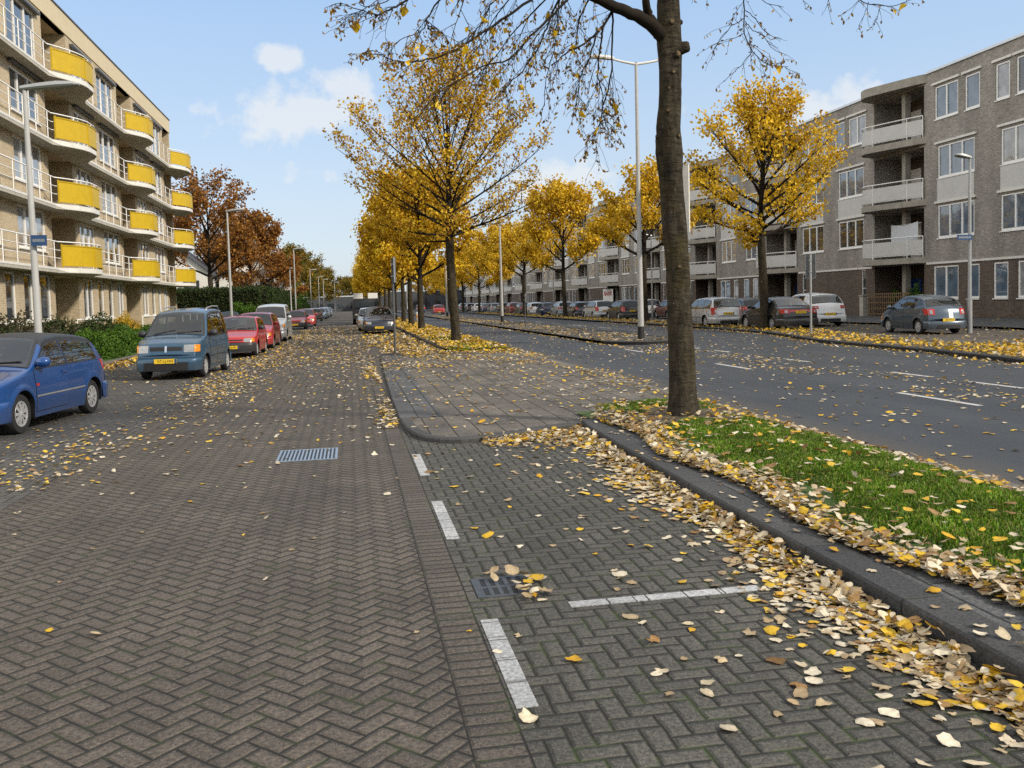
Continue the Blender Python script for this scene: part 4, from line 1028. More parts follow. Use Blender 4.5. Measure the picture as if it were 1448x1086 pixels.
shrub('dark green shrub near the left edge nearest the camera', (-10.3, 20.5, .1), 1.3, 2.3, 1.25, DG, 5000, .11, seed=20, group='shrubs in front of the cream block')
far = np.random.default_rng(5)
P = np.stack([far.uniform(-60, 90, 14000), far.uniform(285, 315, 14000), np.zeros(14000)], 1)
hgt = 7+3.5*np.sin(P[:, 0]*.21)+2.5*np.sin(P[:, 0]*.53+1); P[:, 2] = hgt*far.uniform(0, 1, 14000)**.7
V, F, C = leaf_faces(P, .9, np.concatenate([OLV*.6, DG]), 3)
tag(np_mesh('far_wood', V, F, M['leaf'], None, C), kind='stuff')
# plants and fence under the first balcony bay
def fence():
    t = thing('trellis_fence', 'brown wooden trellis fence closing the ground floor bay of the grey block', 'fence', (RX-.6, 49.2, .12)); b = MB()
    for k in range(22): y = -2.1+.2*k; b.box(-.02, y-.025, 0, .0, y+.025, 1.45)
    b.build('slats', M['wood'], t); b = MB()
    for z in (.15, .5, .85, 1.2, 1.4): b.box(.003, -2.2, z-.03, .025, 2.2, z+.03)
    b.build('rails', M['wood'], t)
fence()
shrub('green plant rising behind the trellis fence beside the grey hatchback', (RX+.2, 47.6, .6), .4, .6, 1.3, LG, 900, .14, seed=31, name='plant', cat='plant')
shrub('smaller green plant behind the middle of the trellis fence', (RX+.2, 49.6, .5), .35, .5, 1.15, LG, 500, .14, seed=32, name='plant', cat='plant')
# ------------------------------------------------------------------ cars
PAINT = {}
def pmat(c, metal=0.):
    k = (tuple(c), metal)
    if k not in PAINT: PAINT[k] = paint('car_paint', c, metal)
    return PAINT[k]
SHAPES = {
 'hatch': dict(L=4.02, W=1.695, H=1.43, belt=.93, top=[(0, .46), (.015, .60), (.05, .70), (.14, .755), (.5, .83), (1.05, .925), (1.20, .98), (1.82, 1.365), (2.05, 1.405), (2.5, 1.425), (3.1, 1.395), (3.48, 1.335), (3.60, 1.27), (3.86, .93), (3.97, .86), (4.0, .72), (4.02, .50)],
   wf=.80, wr=3.28, r=.295, ws=(1.16, 1.80), rw=(3.52, 3.85), side=[(1.25, 2.30), (2.38, 3.50)], zr=1.34, nose=.14, tail=.07, tum=.30),
 'minivan': dict(L=3.45, W=1.60, H=1.69, belt=1.0, top=[(0, .50), (.01, .66), (.04, .80), (.12, .87), (.40, .955), (.72, 1.02), (.82, 1.06), (1.36, 1.56), (1.52, 1.625), (2.0, 1.68), (2.7, 1.69), (3.14, 1.665), (3.25, 1.58), (3.40, 1.05), (3.44, .8), (3.45, .5)],
   wf=.62, wr=2.97, r=.275, ws=(.79, 1.37), rw=(3.22, 3.39), side=[(.98, 1.62), (1.70, 2.42), (2.50, 3.18)], zr=1.57, nose=.08, tail=.05, tum=.19),
 'small': dict(L=3.60, W=1.58, H=1.38, belt=.90, top=[(0, .46), (.015, .58), (.06, .66), (.2, .72), (.55, .80), (.95, .885), (1.05, .92), (1.66, 1.32), (1.85, 1.36), (2.3, 1.38), (2.9, 1.355), (3.18, 1.29), (3.46, .93), (3.56, .84), (3.60, .5)],
   wf=.70, wr=3.05, r=.28, ws=(1.01, 1.65), rw=(3.14, 3.45), side=[(1.12, 2.05), (2.13, 3.08)], zr=1.30, nose=.12, tail=.06, tum=.27),
 'van': dict(L=4.0, W=1.68, H=1.83, belt=1.1, top=[(0, .50), (.02, .70), (.06, .84), (.2, .93), (.55, 1.04), (.86, 1.12), (.95, 1.17), (1.50, 1.66), (1.70, 1.76), (2.2, 1.82), (3.2, 1.83), (3.75, 1.80), (3.88, 1.72), (3.97, 1.1), (4.0, .5)],
   wf=.75, wr=3.40, r=.30, ws=(.92, 1.52), rw=(3.85, 3.96), side=[(1.12, 1.92), (2.02, 2.85), (2.93, 3.72)], zr=1.66, nose=.12, tail=.04, tum=.15),
 'city': dict(L=3.62, W=1.66, H=1.50, belt=.96, top=[(0, .42), (.02, .58), (.10, .72), (.30, .83), (.62, .94), (.75, .98), (1.42, 1.41), (1.65, 1.475), (2.05, 1.505), (2.6, 1.475), (3.0, 1.40), (3.20, 1.32), (3.42, 1.06), (3.54, .97), (3.60, .78), (3.62, .45)],
   wf=.70, wr=3.00, r=.295, ws=(.72, 1.43), rw=(3.14, 3.41), side=[(.90, 1.92), (2.0, 2.72)], zr=1.36, nose=.20, tail=.18, tum=.36, rise=.14),
 'hatch5': dict(L=3.90, W=1.695, H=1.475, belt=.95, top=[(0, .42), (.02, .60), (.10, .72), (.3, .81), (.75, .93), (.92, .98), (1.60, 1.39), (1.85, 1.45), (2.3, 1.475), (2.9, 1.45), (3.35, 1.40), (3.50, 1.32), (3.70, 1.02), (3.84, .92), (3.88, .75), (3.90, .45)],
   wf=.78, wr=3.27, r=.30, ws=(.90, 1.61), rw=(3.45, 3.71), side=[(1.08, 2.02), (2.10, 2.92)], zr=1.36, nose=.18, tail=.14, tum=.34, rise=.08),
 'saloon': dict(L=4.47, W=1.71, H=1.40, belt=.91, top=[(0, .44), (.02, .58), (.08, .68), (.3, .74), (.75, .82), (1.18, .90), (1.30, .95), (2.02, 1.34), (2.25, 1.385), (2.7, 1.40), (3.1, 1.37), (3.3, 1.31), (3.86, 1.0), (4.0, .975), (4.33, .955), (4.41, .90), (4.45, .75), (4.47, .45)],
   wf=.85, wr=3.48, r=.30, ws=(1.26, 2.01), rw=(3.28, 3.86), side=[(1.40, 2.40), (2.48, 3.42)], zr=1.31, nose=.16, tail=.14, tum=.30),
 'estate': dict(L=4.42, W=1.71, H=1.48, belt=.94, top=[(0, .44), (.02, .60), (.08, .70), (.3, .76), (.8, .86), (1.14, .93), (1.26, .98), (1.92, 1.38), (2.15, 1.44), (2.7, 1.48), (3.5, 1.465), (4.0, 1.42), (4.1, 1.36), (4.30, .98), (4.38, .86), (4.42, .5)],
   wf=.85, wr=3.48, r=.30, ws=(1.22, 1.93), rw=(4.05, 4.30), side=[(1.38, 2.34), (2.42, 3.25), (3.33, 4.02)], zr=1.39, nose=.15, tail=.08, tum=.26),
}
def text_mesh(txt, size):
    c = bpy.data.curves.new('t', 'FONT'); c.body = txt; c.size = size; c.align_x = 'CENTER'; c.align_y = 'CENTER'
    o = bpy.data.objects.new('t', c); COL.objects.link(o); dg = bpy.context.evaluated_depsgraph_get()
    me = bpy.data.meshes.new_from_object(o.evaluated_get(dg)); bpy.data.objects.remove(o); bpy.data.curves.remove(c); return me
def car(label, cat, shape, col, metal, loc, rz, detail=2, plate=None, lamps='square', bumper='body', rails=False, dark_roof=False, dark_low=False, spokes=8, group=None, stripe=None, fwd=None, mirrorcol=None, scale=1., name='parked_car'):
    q = SHAPES[shape]; Lc, W, Hh, belt, wf, wr, R = (q[k] for k in ('L', 'W', 'H', 'belt', 'wf', 'wr', 'r'))
    rise = q.get('rise', .03); hw = W/2; Pm = pmat(col, metal)
    T = thing(name, label, cat, loc, rz, group); T.scale = (scale,)*3
    xt, zt = zip(*q['top'])
    fine = np.linspace(0, Lc, 700); zf = np.interp(fine, xt, zt); ker = np.ones(15)/15
    zs = np.convolve(np.pad(zf, 7, mode='edge'), ker, 'valid')
    top = lambda x: float(np.interp(x, fine, zs))
    sill = .19; ra = R+.055
    def zb(x):
        z = sill+.03*max(0, 1-x/.5)+.05*max(0, (x-Lc+.5)/.5)
        for xw in (wf, wr):
            d = abs(x-xw)
            if d < ra: z = max(z, R+math.sqrt(ra*ra-d*d)*1.0)
        return z
    def wid(x):
        k = 1.
        if x < .75: k -= .17*((.75-x)/.75)**2.6
        if x > Lc-.7: k -= .13*((x-Lc+.7)/.7)**2.6
        return hw*k
    def bl(x): return belt+rise*(x/Lc-.4)
    def yside(x, z):
        b_ = bl(x); w_ = wid(x)
        if z <= b_:
            u = (z-sill)/(b_-sill); y = w_*(1-.055*max(0, .38-u)/.38-.045*max(0, (u-.55)/.45)**1.6)
            for xw in (wf, wr):            # wheel arch lips
                d = math.hypot(x-xw, z-R)
                y += .018*max(0., 1-abs(d-ra-.03)/.07)
            return y
        return w_*.955-(z-b_)*q['tum']-.05*max(0., (z-b_)/(Hh-b_))**2
    def bulge_x(x, y):
        if x < .6: return -q['nose']*(1-(y/hw)**2)*(1-x/.6)**1.2
        if x > Lc-.6: return q['tail']*(1-(y/hw)**2)*(1-(Lc-x)/.6)**1.2
        return 0.
    def P(x, y, z): return (x+bulge_x(x, y), y, z)
    N1, N2, N3 = (12, 5, 5) if detail > 1 else (8, 3, 3)
    nst = 90 if detail > 1 else 46
    xs = sorted(set(list(np.linspace(0, Lc, nst)) + [w_+s*ra*c for w_ in (wf, wr) for s in (1, -1) for c in (1.0, .985, .94, .85, .7)] + [.01, .03, Lc-.01, Lc-.03]))
    rows = []
    for x in xs:
        t = top(x); z0 = min(zb(x), t-.05); r_ = min(.075, (t-z0)*.35) if t > bl(x) else min(.06, (t-z0)*.4)
        ze = t-r_; pts = [(x, 0., z0), (x, yside(x, max(z0, sill))*.80, z0)]
        for k in range(N1+1): z = z0+(ze-z0)*k/N1; pts.append((x, yside(x, z), z))
        ye = yside(x, ze); crown = .028+.018*(t > belt)
        for k in range(1, N2+1):
            a = k/N2*math.pi/2; pts.append((x, ye-r_*1.15*(1-math.cos(a)), ze+r_*math.sin(a)))
        yt = pts[-1][1]
        for k in range(1, N3+1): y = yt*(1-k/N3); pts.append((x, y, t+crown*(1-(y/yt)**2)))
        rows.append(pts)
    nc = len(rows[0]); b = MB(); full = []
    for pts in rows: full.append([P(*p) for p in pts]+[P(x, -y, z) for x, y, z in pts[-2:0:-1]])
    nf = len(full[0]); vs = [p for r_ in full for p in r_]; fs = []; ms = []
    def cut(i, kk, pa, pb):          # openings under the glass
        x = (xs[i]+xs[i+1])/2; y = (abs(pa[1])+abs(pb[1]))/2; z = (pa[2]+pb[2])/2
        if 2 <= kk <= N1+1:
            for x0, x1 in q['side']:
                if x0+.015 < x < x1-.015 and bl(x)+.03 < z < min(q['zr']-.01, top(x)-.10): return True
        if kk >= N1+N2+2:
            yt = yside(x, top(x)-.075)-.10
            for a_, c_ in (q['ws'], (q['rw'][0]+.03, q['rw'][1]-.03)):
                if a_+.01 < x < c_-.01 and y < yt-.01: return True
        return False
    for i in range(len(full)-1):
        for k in range(nf):
            k2 = (k+1) % nf; fs.append((i*nf+k, i*nf+k2, (i+1)*nf+k2, (i+1)*nf+k))
            kk = k if k < nc-1 else nf-1-k
            if detail > 1 and cut(i, kk, full[i][k], full[i+1][k2]): fs.pop(); continue
            ms.append(1 if kk <= 1 else (2 if (dark_roof and kk > N1+1 and bl(xs[i])+.35 < top(xs[i])) else 0))
    for base in (0, (len(full)-1)*nf):
        for k in range(1, nc-1):
            q4 = (base+k, base+k+1, base+(nf-k-1) % nf if k+1 < nc-1 else base+k+1, base+nf-k)
            q4 = tuple(dict.fromkeys(q4)); 
            if len(q4) >= 3: fs.append(q4 if base else q4[::-1]); ms.append(0)
        fs.append((base+0, base+1, base+nf-1)); ms.append(1)
    body = mesh_obj('body', vs, fs, [Pm, M['black'], M['plastic']], ms, T, smooth=True, sharp=38, recalc=True)
    sg = (1, -1)
    def ring(bb, G, mi, flip):       # only the border cells of a grid
        r_, c_ = len(G), len(G[0]); vs_ = [p for row in G for p in row]; fs_ = []
        for i in range(r_-1):
            for j in range(c_-1):
                if 0 < i < r_-2 and 0 < j < c_-2: continue
                f = (i*c_+j, i*c_+j+1, (i+1)*c_+j+1, (i+1)*c_+j); fs_.append(f[::-1] if flip else f)
        bb.add(vs_, fs_, mi)
    def par(n, e, on): return [k/n for k in range(n+1)] if not on else [0., e]+[e+(1-2*e)*k/(n-2) for k in range(1, n-2)]+[1-e, 1.]
    def sidepatch(bb, x0, x1, zlo, zhi, off, s, nx=14, nz=7, mi=0, edge=None, inset=0., rg=False):
        G = []; U_ = par(nx, min(.2, .07/abs(x1-x0)), rg); V_ = par(nz, .17, rg)
        for i in range(nx+1):
            x = x0+(x1-x0)*U_[i]; hi = min(zhi(x) if callable(zhi) else zhi, top(x)-.075-inset); lo = zlo(x) if callable(zlo) else zlo
            hi = max(hi, lo+.002); G.append([P(x, s*(yside(x, lo+(hi-lo)*V_[j])+off), lo+(hi-lo)*V_[j]) for j in range(nz+1)])
        if rg: ring(bb, G, mi, s < 0); return
        if edge is None: bb.grid(G, mi, flip=(s < 0))
        else:
            k0 = len(bb.f); bb.grid(G, mi, flip=(s < 0))
    def toppatch(bb, x0, x1, off, ins0, ins1, nx=8, ny=10, mi=0, rg=False):
        G = []; U_ = par(nx, .11, rg); V_ = par(ny, .055, rg)
        for i in range(nx+1):
            x = x0+(x1-x0)*U_[i]; t = top(x); sl = (top(x+.02)-top(x-.02))/.04; nn = Vector((-sl, 0, 1)).normalized()
            ye = max(.05, yside(x, t-.06)-.07-(ins0+(ins1-ins0)*i/nx)); row = []
            for j in range(ny+1):
                y = ye*(-1+2*V_[j]); yt = yside(x, t-.075)-.086; z = t+(.046 if t > belt else .028)*(1-(y/max(yt, ye))**2)
                p = P(x, y, z); row.append((p[0]+nn.x*off, p[1], p[2]+nn.z*off))
            G.append(row)
        if rg: ring(bb, G, mi, True); return
        bb.grid(G, mi, flip=True)
    GL_ = M['clear_glass'] if detail > 1 else M['car_glass']; rg_ = detail > 1
    # glass with dark seals
    for x0, x1 in q['side']:
        for s in sg:
            g = MB(); sl = MB()
            sidepatch(sl, x0-.03, x1+.03, lambda x: bl(x)-.005, q['zr']+.025, .003, s, rg=rg_); sidepatch(g, x0, x1, lambda x: bl(x)+.022, q['zr'], .007, s, inset=.025)
            if detail:
                o = g.build('side_window', GL_, T, smooth=True); sl.build('seal', M['plastic'], o, smooth=True)
            else: g.build('side_window', M['car_glass'], T, smooth=True)
    a, c = q['ws']; g = MB(); toppatch(g, a, c, .012, .02, .03); o = g.build('windscreen', GL_, T, smooth=True)
    if detail: sl = MB(); toppatch(sl, a-.035, c+.03, .006, -.025, -.01, rg=rg_); sl.build('seal', M['plastic'], o, smooth=True)
    a, c = q['rw']; g = MB(); toppatch(g, a+.02, c-.02, .012, .03, .04); o = g.build('rear_window', GL_, T, smooth=True)
    if detail: sl = MB(); toppatch(sl, a-.01, c+.01, .006, -.005, .0, rg=rg_); sl.build('seal', M['plastic'], o, smooth=True)
    if detail > 1:                    # dashboard, steering wheel, seats
        a, c = q['ws']; xf = q['side'][0][0]+.62; wi = hw*.80; zb_ = belt
        d = MB(); d.box(a+.10, -wi, .35, a+.42, wi, zb_-.03); d.box(a+.25, -wi*.75, zb_-.03, a+.42, -wi*.15, zb_+.06); d.build('dashboard', M['plastic'], T)
        f = MB(); f.box(wf+ra+.02, -wi, .24, wr-.1, wi, .27); f.build('cabin_floor', M['black'], T)
        w_ = MB(); ct = Vector((a+.55, -hw*.45, zb_+.01)); ux, uy = Vector((.35, 0, .94)), Vector((0, 1, 0))
        w_.tube([ct+(ux*math.cos(k*math.pi/8)+uy*math.sin(k*math.pi/8))*.185 for k in range(17)], .014, 5); w_.tube([ct-uy*.17, ct+uy*.17], .016, 4); w_.tube([ct, ct+Vector((-.3, 0, -.12))], .03, 5); w_.build('steering_wheel', M['black'], T)
        def seat(x, y, ww):
            b_ = MB(); b_.box(x-.25, y-ww, .30, x+.28, y+ww, .55)
            b_.add([(x+.20, y-ww, .5), (x+.36, y-ww, .5), (x+.36, y+ww, .5), (x+.20, y+ww, .5), (x+.40, y-ww*.85, zb_+.16), (x+.50, y-ww*.85, zb_+.16), (x+.50, y+ww*.85, zb_+.16), (x+.40, y+ww*.85, zb_+.16)], [(0, 3, 2, 1), (4, 5, 6, 7), (0, 1, 5, 4), (1, 2, 6, 5), (2, 3, 7, 6), (3, 0, 4, 7)])
            o_ = b_.build('seat', M['upholstery'], T)
            for yy in ([y] if ww < .3 else [y-.33, y+.33]):
                h_ = MB(); h_.box(x+.42, yy-.12, zb_+.19, x+.50, yy+.12, zb_+.36); h_.box(x+.455, yy-.05, zb_+.15, x+.465, yy+.05, zb_+.2); h_.build('headrest', M['upholstery'], o_)
        for s in sg: seat(xf, s*hw*.45, .24)
        seat(min(xf+.88, wr-.45), 0, wi*.92)
    # front and rear fittings laid on the body's skin
    fx = np.linspace(0, .9, 300); rx = np.linspace(Lc, Lc-.9, 300)
    def nose(y, z):
        for x in fx:
            if top(x)-.012+.026*(1-(y/hw)**2) >= z and yside(x, min(z, bl(x)))-.005 >= abs(y): return x
        return .9
    def tail(y, z):
        for x in rx:
            if top(x)-.012+.026*(1-(y/hw)**2) >= z and yside(x, min(z, bl(x)))-.005 >= abs(y): return x
        return Lc-.9
    def endpatch(bb, front, y0, y1, z0, z1, off, mi=0, ny=8, nz=4, shear=0., taper=0.):
        G = []
        for j in range(nz+1):
            v = j/nz; z = z0+(z1-z0)*v; row = []
            ya = y0+taper*v*(1 if y0 > 0 else -1)
            for i in range(ny+1):
                y = ya+(y1-ya)*i/ny; zz = z+shear*abs(y)
                x = nose(y, zz)-off if front else tail(y, zz)+off; p = P(x, y, zz) if abs(y) < yside(min(max(x, 0), Lc), min(zz, belt))+.2 else (x, y, zz)
                yo = y+(off*.8 if y > 0 else -off*.8)*(abs(y) > hw*.72); row.append((p[0], yo, zz))
            G.append(row)
        bb.grid(G, mi, flip=front)
        # returns to the body so the lamp has thickness
        loop = G[0]+[r_[-1] for r_ in G[1:]]+G[-1][::-1][1:]+[r_[0] for r_ in G[::-1][1:-1]]
        d = .05 if front else -.05; bb.add(loop+[(x+d, y, z) for x, y, z in loop], [(k, (k+1) % len(loop), len(loop)+(k+1) % len(loop), len(loop)+k) for k in range(len(loop))], mi)
    zg = top(.06); zl0, zl1 = {'square': (zg-.15, zg+.03), 'slant': (zg-.11, zg+.02), 'round': (zg-.10, zg+.06)}[lamps]
    for s in sg:
        h = MB(); endpatch(h, True, s*hw*.52, s*hw*.90, zl0, zl1, .012); o = h.build('headlight', M['clear_lens'], T, smooth=True, sharp=40)
        if detail: i_ = MB(); endpatch(i_, True, s*hw*.80, s*hw*.91, zl0+.005, zl1-.005, .018); i_.build('indicator', M['amber_lens'], o, smooth=True, sharp=40)
        zt0, zt1 = (belt-.18, belt+.0)
        if shape in ('estate', 'van', 'minivan'): zt0, zt1 = belt-.28, belt+.06
        if shape == 'hatch5': zt0, zt1 = belt-.15, belt-.02
        if shape == 'city': zt0, zt1 = belt-.20, belt+.03
        h = MB(); endpatch(h, False, s*hw*(.60 if shape in ('city', 'saloon', 'hatch5') else .68), s*hw*.93, zt0, zt1, .014); o = h.build('tail_light', M['red_lens'], T, smooth=True, sharp=40)
        if detail > 1: i_ = MB(); endpatch(i_, False, s*hw*.70, s*hw*.80, zt0+.03, zt1-.05, .022, ny=4); i_.build('reversing_lamp', M['clear_lens'], o, smooth=True, sharp=40)
    if shape == 'saloon':
        h = MB(); endpatch(h, False, -hw*.58, hw*.58, belt-.13, belt-.03, .012); h.build('reflector_strip', M['red_lens'], T, smooth=True, sharp=40)
    if detail:
        gr = MB(); endpatch(gr, True, -hw*.47, hw*.47, zl0+.045, zl1-.04, .010); o = gr.build('grille', M['black'], T, smooth=True, sharp=40)
        if shape == 'minivan':
            gr = MB(); endpatch(gr, True, -.025, .025, zl0+.01, zl1-.02, .022, ny=2); gr.build('grille_bar', M['chrome'], o)
    # bumpers
    bm_ = Pm if bumper == 'body' else M['plastic']
    for front in (True, False):
        ln = .62; prof = [(.215, .0), (.225, .030), (.30, .042), (.42, .046), (.49, .040), (.515, .012), (.52, -.03)]
        out = []
        if front: xx = [x for x in np.linspace(wf-ra-.02, 0, 9)]
        else: xx = [x for x in np.linspace(wr+ra+.02, Lc, 9)]
        plan = [(x, wid(x)) for x in xx]+[(xx[-1], wid(xx[-1])*(1-2*k/12)) for k in range(1, 12)]+[(x, -wid(x)) for x in xx[::-1]]
        G = []
        for z, o_ in prof:
            row = []
            for i, (x, y) in enumerate(plan):
                p = Vector(P(x, y, z)).xy; a_ = Vector(P(*plan[max(i-1, 0)], z)).xy; c_ = Vector(P(*plan[min(i+1, len(plan)-1)], z)).xy
                t = (c_-a_).normalized(); nn = Vector((t.y, -t.x)); nn = nn if nn.dot(Vector((x-Lc/2, y))) > 0 else -nn
                fade = 1. if 1 < i < len(plan)-2 else .3
                row.append((p.x+nn.x*o_*fade, p.y+nn.y*o_*fade, z))
            G.append(row)
        bb = MB(); bb.grid(G, 0)
        o = bb.build('front_bumper' if front else 'rear_bumper', bm_, T, smooth=True, sharp=45, recalc=False)
        if detail and (bumper == 'body'):
            lo = MB(); ws = .64 if shape == 'minivan' else .55
            G = []
            for z in ((.235, .32, .425) if shape == 'minivan' else (.235, .30, .36)):
                row = []
                for k in range(11):
                    y = hw*ws*(-1+.2*k); x = (0 if front else Lc); p = P(x, y, z); row.append((p[0]+(-1 if front else 1)*.055, y, z))
                G.append(row)
            lo.grid(G, 0); lo.build('air_intake', M['black'], o)
        # number plate
        pz = .37 if front or shape in ('hatch', 'small', 'city', 'hatch5') else (.80 if shape in ('saloon',) else .70 if shape == 'estate' else .42)
        if shape == 'saloon' and not front: pz = .78
        if shape in ('city', 'hatch5') and not front: pz = .56
        if shape == 'minivan' and front: pz = .46
        pb = MB(); s = -1 if front else 1
        x0 = P(0 if front else Lc, 0, .4)[0]+s*.062
        if not front and pz > .54: x0 = tail(0, pz); x0 = P(x0, 0, pz)[0]+.03
        pb.box(x0-.008, -.26, pz-.055, x0+.008, .26, pz+.055); o2 = pb.build('number_plate', M['plate'], T)
        if detail:
            eb = MB(); eb.box(x0+s*.009-.001, s*.26, pz-.053, x0+s*.009+.001, s*.215, pz+.053); eb.build('blue_strip', M['blue_sign'], o2)
            me = text_mesh(plate or random.choice(['RX-SN-47', 'LT-HV-82', 'GB-TR-15', 'ZP-NF-63']), .095)
            me.materials.append(M['black']); tx = bpy.data.objects.new('lettering', me); COL.objects.link(tx); tx.parent = o2
            tx.matrix_local = Matrix(((0, 0, s, x0+s*.0105), (s, 0, 0, -s*.0), (0, 1, 0, pz), (0, 0, 0, 1)))
            tx.scale = (.92, .92, .92)
    # doors, handles, trim strips, mirrors
    if detail > 1:
        for s in sg:
            dz = q['side'][:1] if shape in ('hatch', 'small', 'city') else q['side'][:2]
            for n_, (x0, x1) in enumerate(dz):
                xa, xb = (x0-.02 if n_ else max(x0-.05, wf+ra+.05)), min(x1+.03, wr+.0 if n_ == 0 else wr-.02)
                lo = lambda x: max(sill+.09, zb(x)+.03)
                sm = MB(); sidepatch(sm, xa-.010, xb+.010, lambda x: lo(x)-.012, lambda x: bl(x)-.012, .0022, s, 20, 9)
                dr = MB(); sidepatch(dr, xa, xb, lo, lambda x: bl(x)-.016, .0050, s, 20, 9); o = dr.build('door', Pm, T, smooth=True); sm.build('door_gap', M['black'], o, smooth=True)
                h = MB(); hx = xb-.16; y = yside(hx, belt-.10); h.box(hx-.085, s*(y+.004), belt-.12, hx+.085, s*(y+.035), belt-.085); h.build('handle', M['plastic'] if not metal or bumper != 'body' else Pm, o)
            st = MB(); sidepatch(st, wf+ra+.04, wr-ra-.04, .505, .53, .014, s, 24, 2)
            if shape in ('hatch', 'minivan', 'saloon', 'estate'): st.build('side_strip', M['grey_steel'] if shape == 'hatch' else M['plastic'], T, smooth=True)
            if shape == 'hatch':
                i_ = MB(); x_ = wf+ra+.10; y_ = yside(x_, .70); i_.box(x_-.04, s*(y_-.01), .67, x_+.04, s*(y_+.012), .71); i_.build('indicator', M['red_lens'], T)
    for s in sg:
        x = q['side'][0][0]+.10; z = bl(x)+.10; y = yside(x, z)
        mm = MB(); nn = 8
        for sc in range(1):
            mm.lathe([(0.0, -.0), (.06, .012), (.088, .05), (.092, .10), (.07, .135), (0.0, .14)], (0, 0, 0), 'x', nn)
        vs2 = [(x-.10+p[0]*1.0, s*(y+.13)+p[1]*1.25, z+p[2]*.95) for p in mm.v]
        mb2 = MB(); mb2.add(vs2, mm.f); mb2.tube([(x, s*(y-.02), z-.06), (x-.03, s*(y+.10), z-.03)], .025, 5)
        mb2.build('mirror', mirrorcol or (M['plastic'] if bumper != 'body' else Pm), T, smooth=True, recalc=False)
    # wheels
    for xw, s in ((wf, 1), (wf, -1), (wr, 1), (wr, -1)):
        tw = .165; yc = hw*.955-.0; t = MB(); ri = R*.66
        t.lathe([(ri, -tw), (R*.93, -tw), (R, -tw*.82), (R, -.03), (R*.95, -.006), (ri*1.06, .0), (ri, -.012)], (0, 0, 0), 'y', 28)
        def pl(v): return [(xw+p[0], s*(yc+p[1]), R+p[2]) for p in v]
        tb_ = MB(); tb_.add(pl(t.v), t.f); o = tb_.build('wheel', M['rubber'], T, smooth=True, sharp=50, recalc=True)
        rm = MB(); nsp = spokes
        rm.lathe([(ri, -.016), (ri*.97, -.006), (ri*.86, -.010), (ri*.84, -.03)], (0, 0, 0), 'y', 28)
        rm.lathe([(0, .002), (ri*.16, .0), (ri*.24, -.008), (ri*.27, -.03)], (0, 0, 0), 'y', 14)
        for k in range(nsp):
            a = 2*math.pi*k/nsp+.3; ca, sa = math.cos(a), math.sin(a); wi, wo = ri*.085*8/max(nsp, 6)*1.15, ri*.15*8/max(nsp, 6)*1.1
            f_ = lambda r_, w_, yy: (r_*ca-w_*sa, yy, r_*sa+w_*ca)
            rm.add([f_(ri*.20, -wi, -.006), f_(ri*.20, wi, -.006), f_(ri*.88, wo, -.012), f_(ri*.88, -wo, -.012), f_(ri*.20, -wi, -.03), f_(ri*.20, wi, -.03), f_(ri*.88, wo, -.035), f_(ri*.88, -wo, -.035)], [(0, 1, 2, 3), (0, 3, 7, 4), (1, 5, 6, 2)])
        r2 = MB(); r2.add(pl(rm.v), rm.f, 0)
        bk = MB(); bk.lathe([(0, -.05), (ri*.98, -.05)], (0, 0, 0), 'y', 20); r2.add(pl(bk.v), bk.f, 1)
        r2.build('rim', [M['alloy'], M['black']], o, smooth=True, sharp=35, recalc=False)
    if rails:
        for s in sg:
            rb = MB(); y = yside(1.9, q['zr'])-.06; rb.tube([(1.62, s*y, top(1.6)+.0), (1.72, s*y, top(1.7)+.075), (2.3, s*y, Hh+.075), (2.85, s*y, Hh+.07), (2.98, s*y, Hh-.01)], .018, 6); rb.build('roof_rail', M['grey_steel'], T, smooth=True)
    if detail > 1:
        a, c = q['ws']
        for y0, y1 in ((-.05, -.62), (.52, .02)):
            x0_ = a-.01; w_ = MB(); pp = []
            for k in range(6):
                u = k/5; x = x0_+.10*u; y = y0+(y1-y0)*u; pp.append(P(x, y, top(x)+.05*(1-(y/hw)**2)+.018))
            w_.tube(pp, .011, 4); w_.build('wiper', M['black'], T)
        if shape in ('small', 'minivan', 'hatch5'):
            an = MB(); xr = 1.75 if shape != 'hatch5' else 3.1; an.tube([(xr, 0, top(xr)+.04), (xr+.16, 0, top(xr)+.14)], .010, 4); an.build('aerial', M['black'], T)
    if stripe:
        st = MB(); G = []
        for k in range(9):
            z = .63+(belt+.04-.63)*k/8; x = tail(stripe[0], z)+.008; p = P(x, stripe[0], z); G.append([(p[0], stripe[0]-stripe[1]/2, z), (P(x, stripe[0]+stripe[1]/2, z)[0], stripe[0]+stripe[1]/2, z)])
        st.grid(G); st.build('stripe', M['white_paint'], T)
    return T
def facing(dx, dy):      # local +x points from nose to tail; the nose looks along (dx, dy)
    return math.atan2(-dy, -dx)
def park(label, shape, col, nose, head, **kw):
    """nose: ground point under the middle of the nose; head: heading of the nose (dx, dy)"""
    return car(label, kw.pop('cat', 'car'), shape, col, kw.pop('metal', 0.), (nose[0], nose[1], kw.pop('z', 0.)), facing(*head), **kw)
GL, GR = 'cars parked along the left kerb', 'cars parked along the right service road'
BLUE, RED, SILV, BLK, WHT = (.007, .066, .25), (.42, .012, .018), (.55, .57, .59), (.010, .011, .013), (.80, .81, .82)
park('blue three door hatchback at the left edge, cut off by the picture', 'hatch', BLUE, (-5.46, 12.78), (-.13, -1), metal=.25, scale=.95, plate='TR-ZK-38', spokes=9, dark_roof=True, bumper='body', mirrorcol=None, group=GL)
park('slate blue boxy minivan with roof rails and yellow front plate', 'minivan', (.030, .088, .155), (-4.40, 22.48), (-.09, -1), metal=.35, plate='XT-LJ-NN', lamps='square', rails=True, bumper='body', mirrorcol=M['plastic'], spokes=7, group=GL)
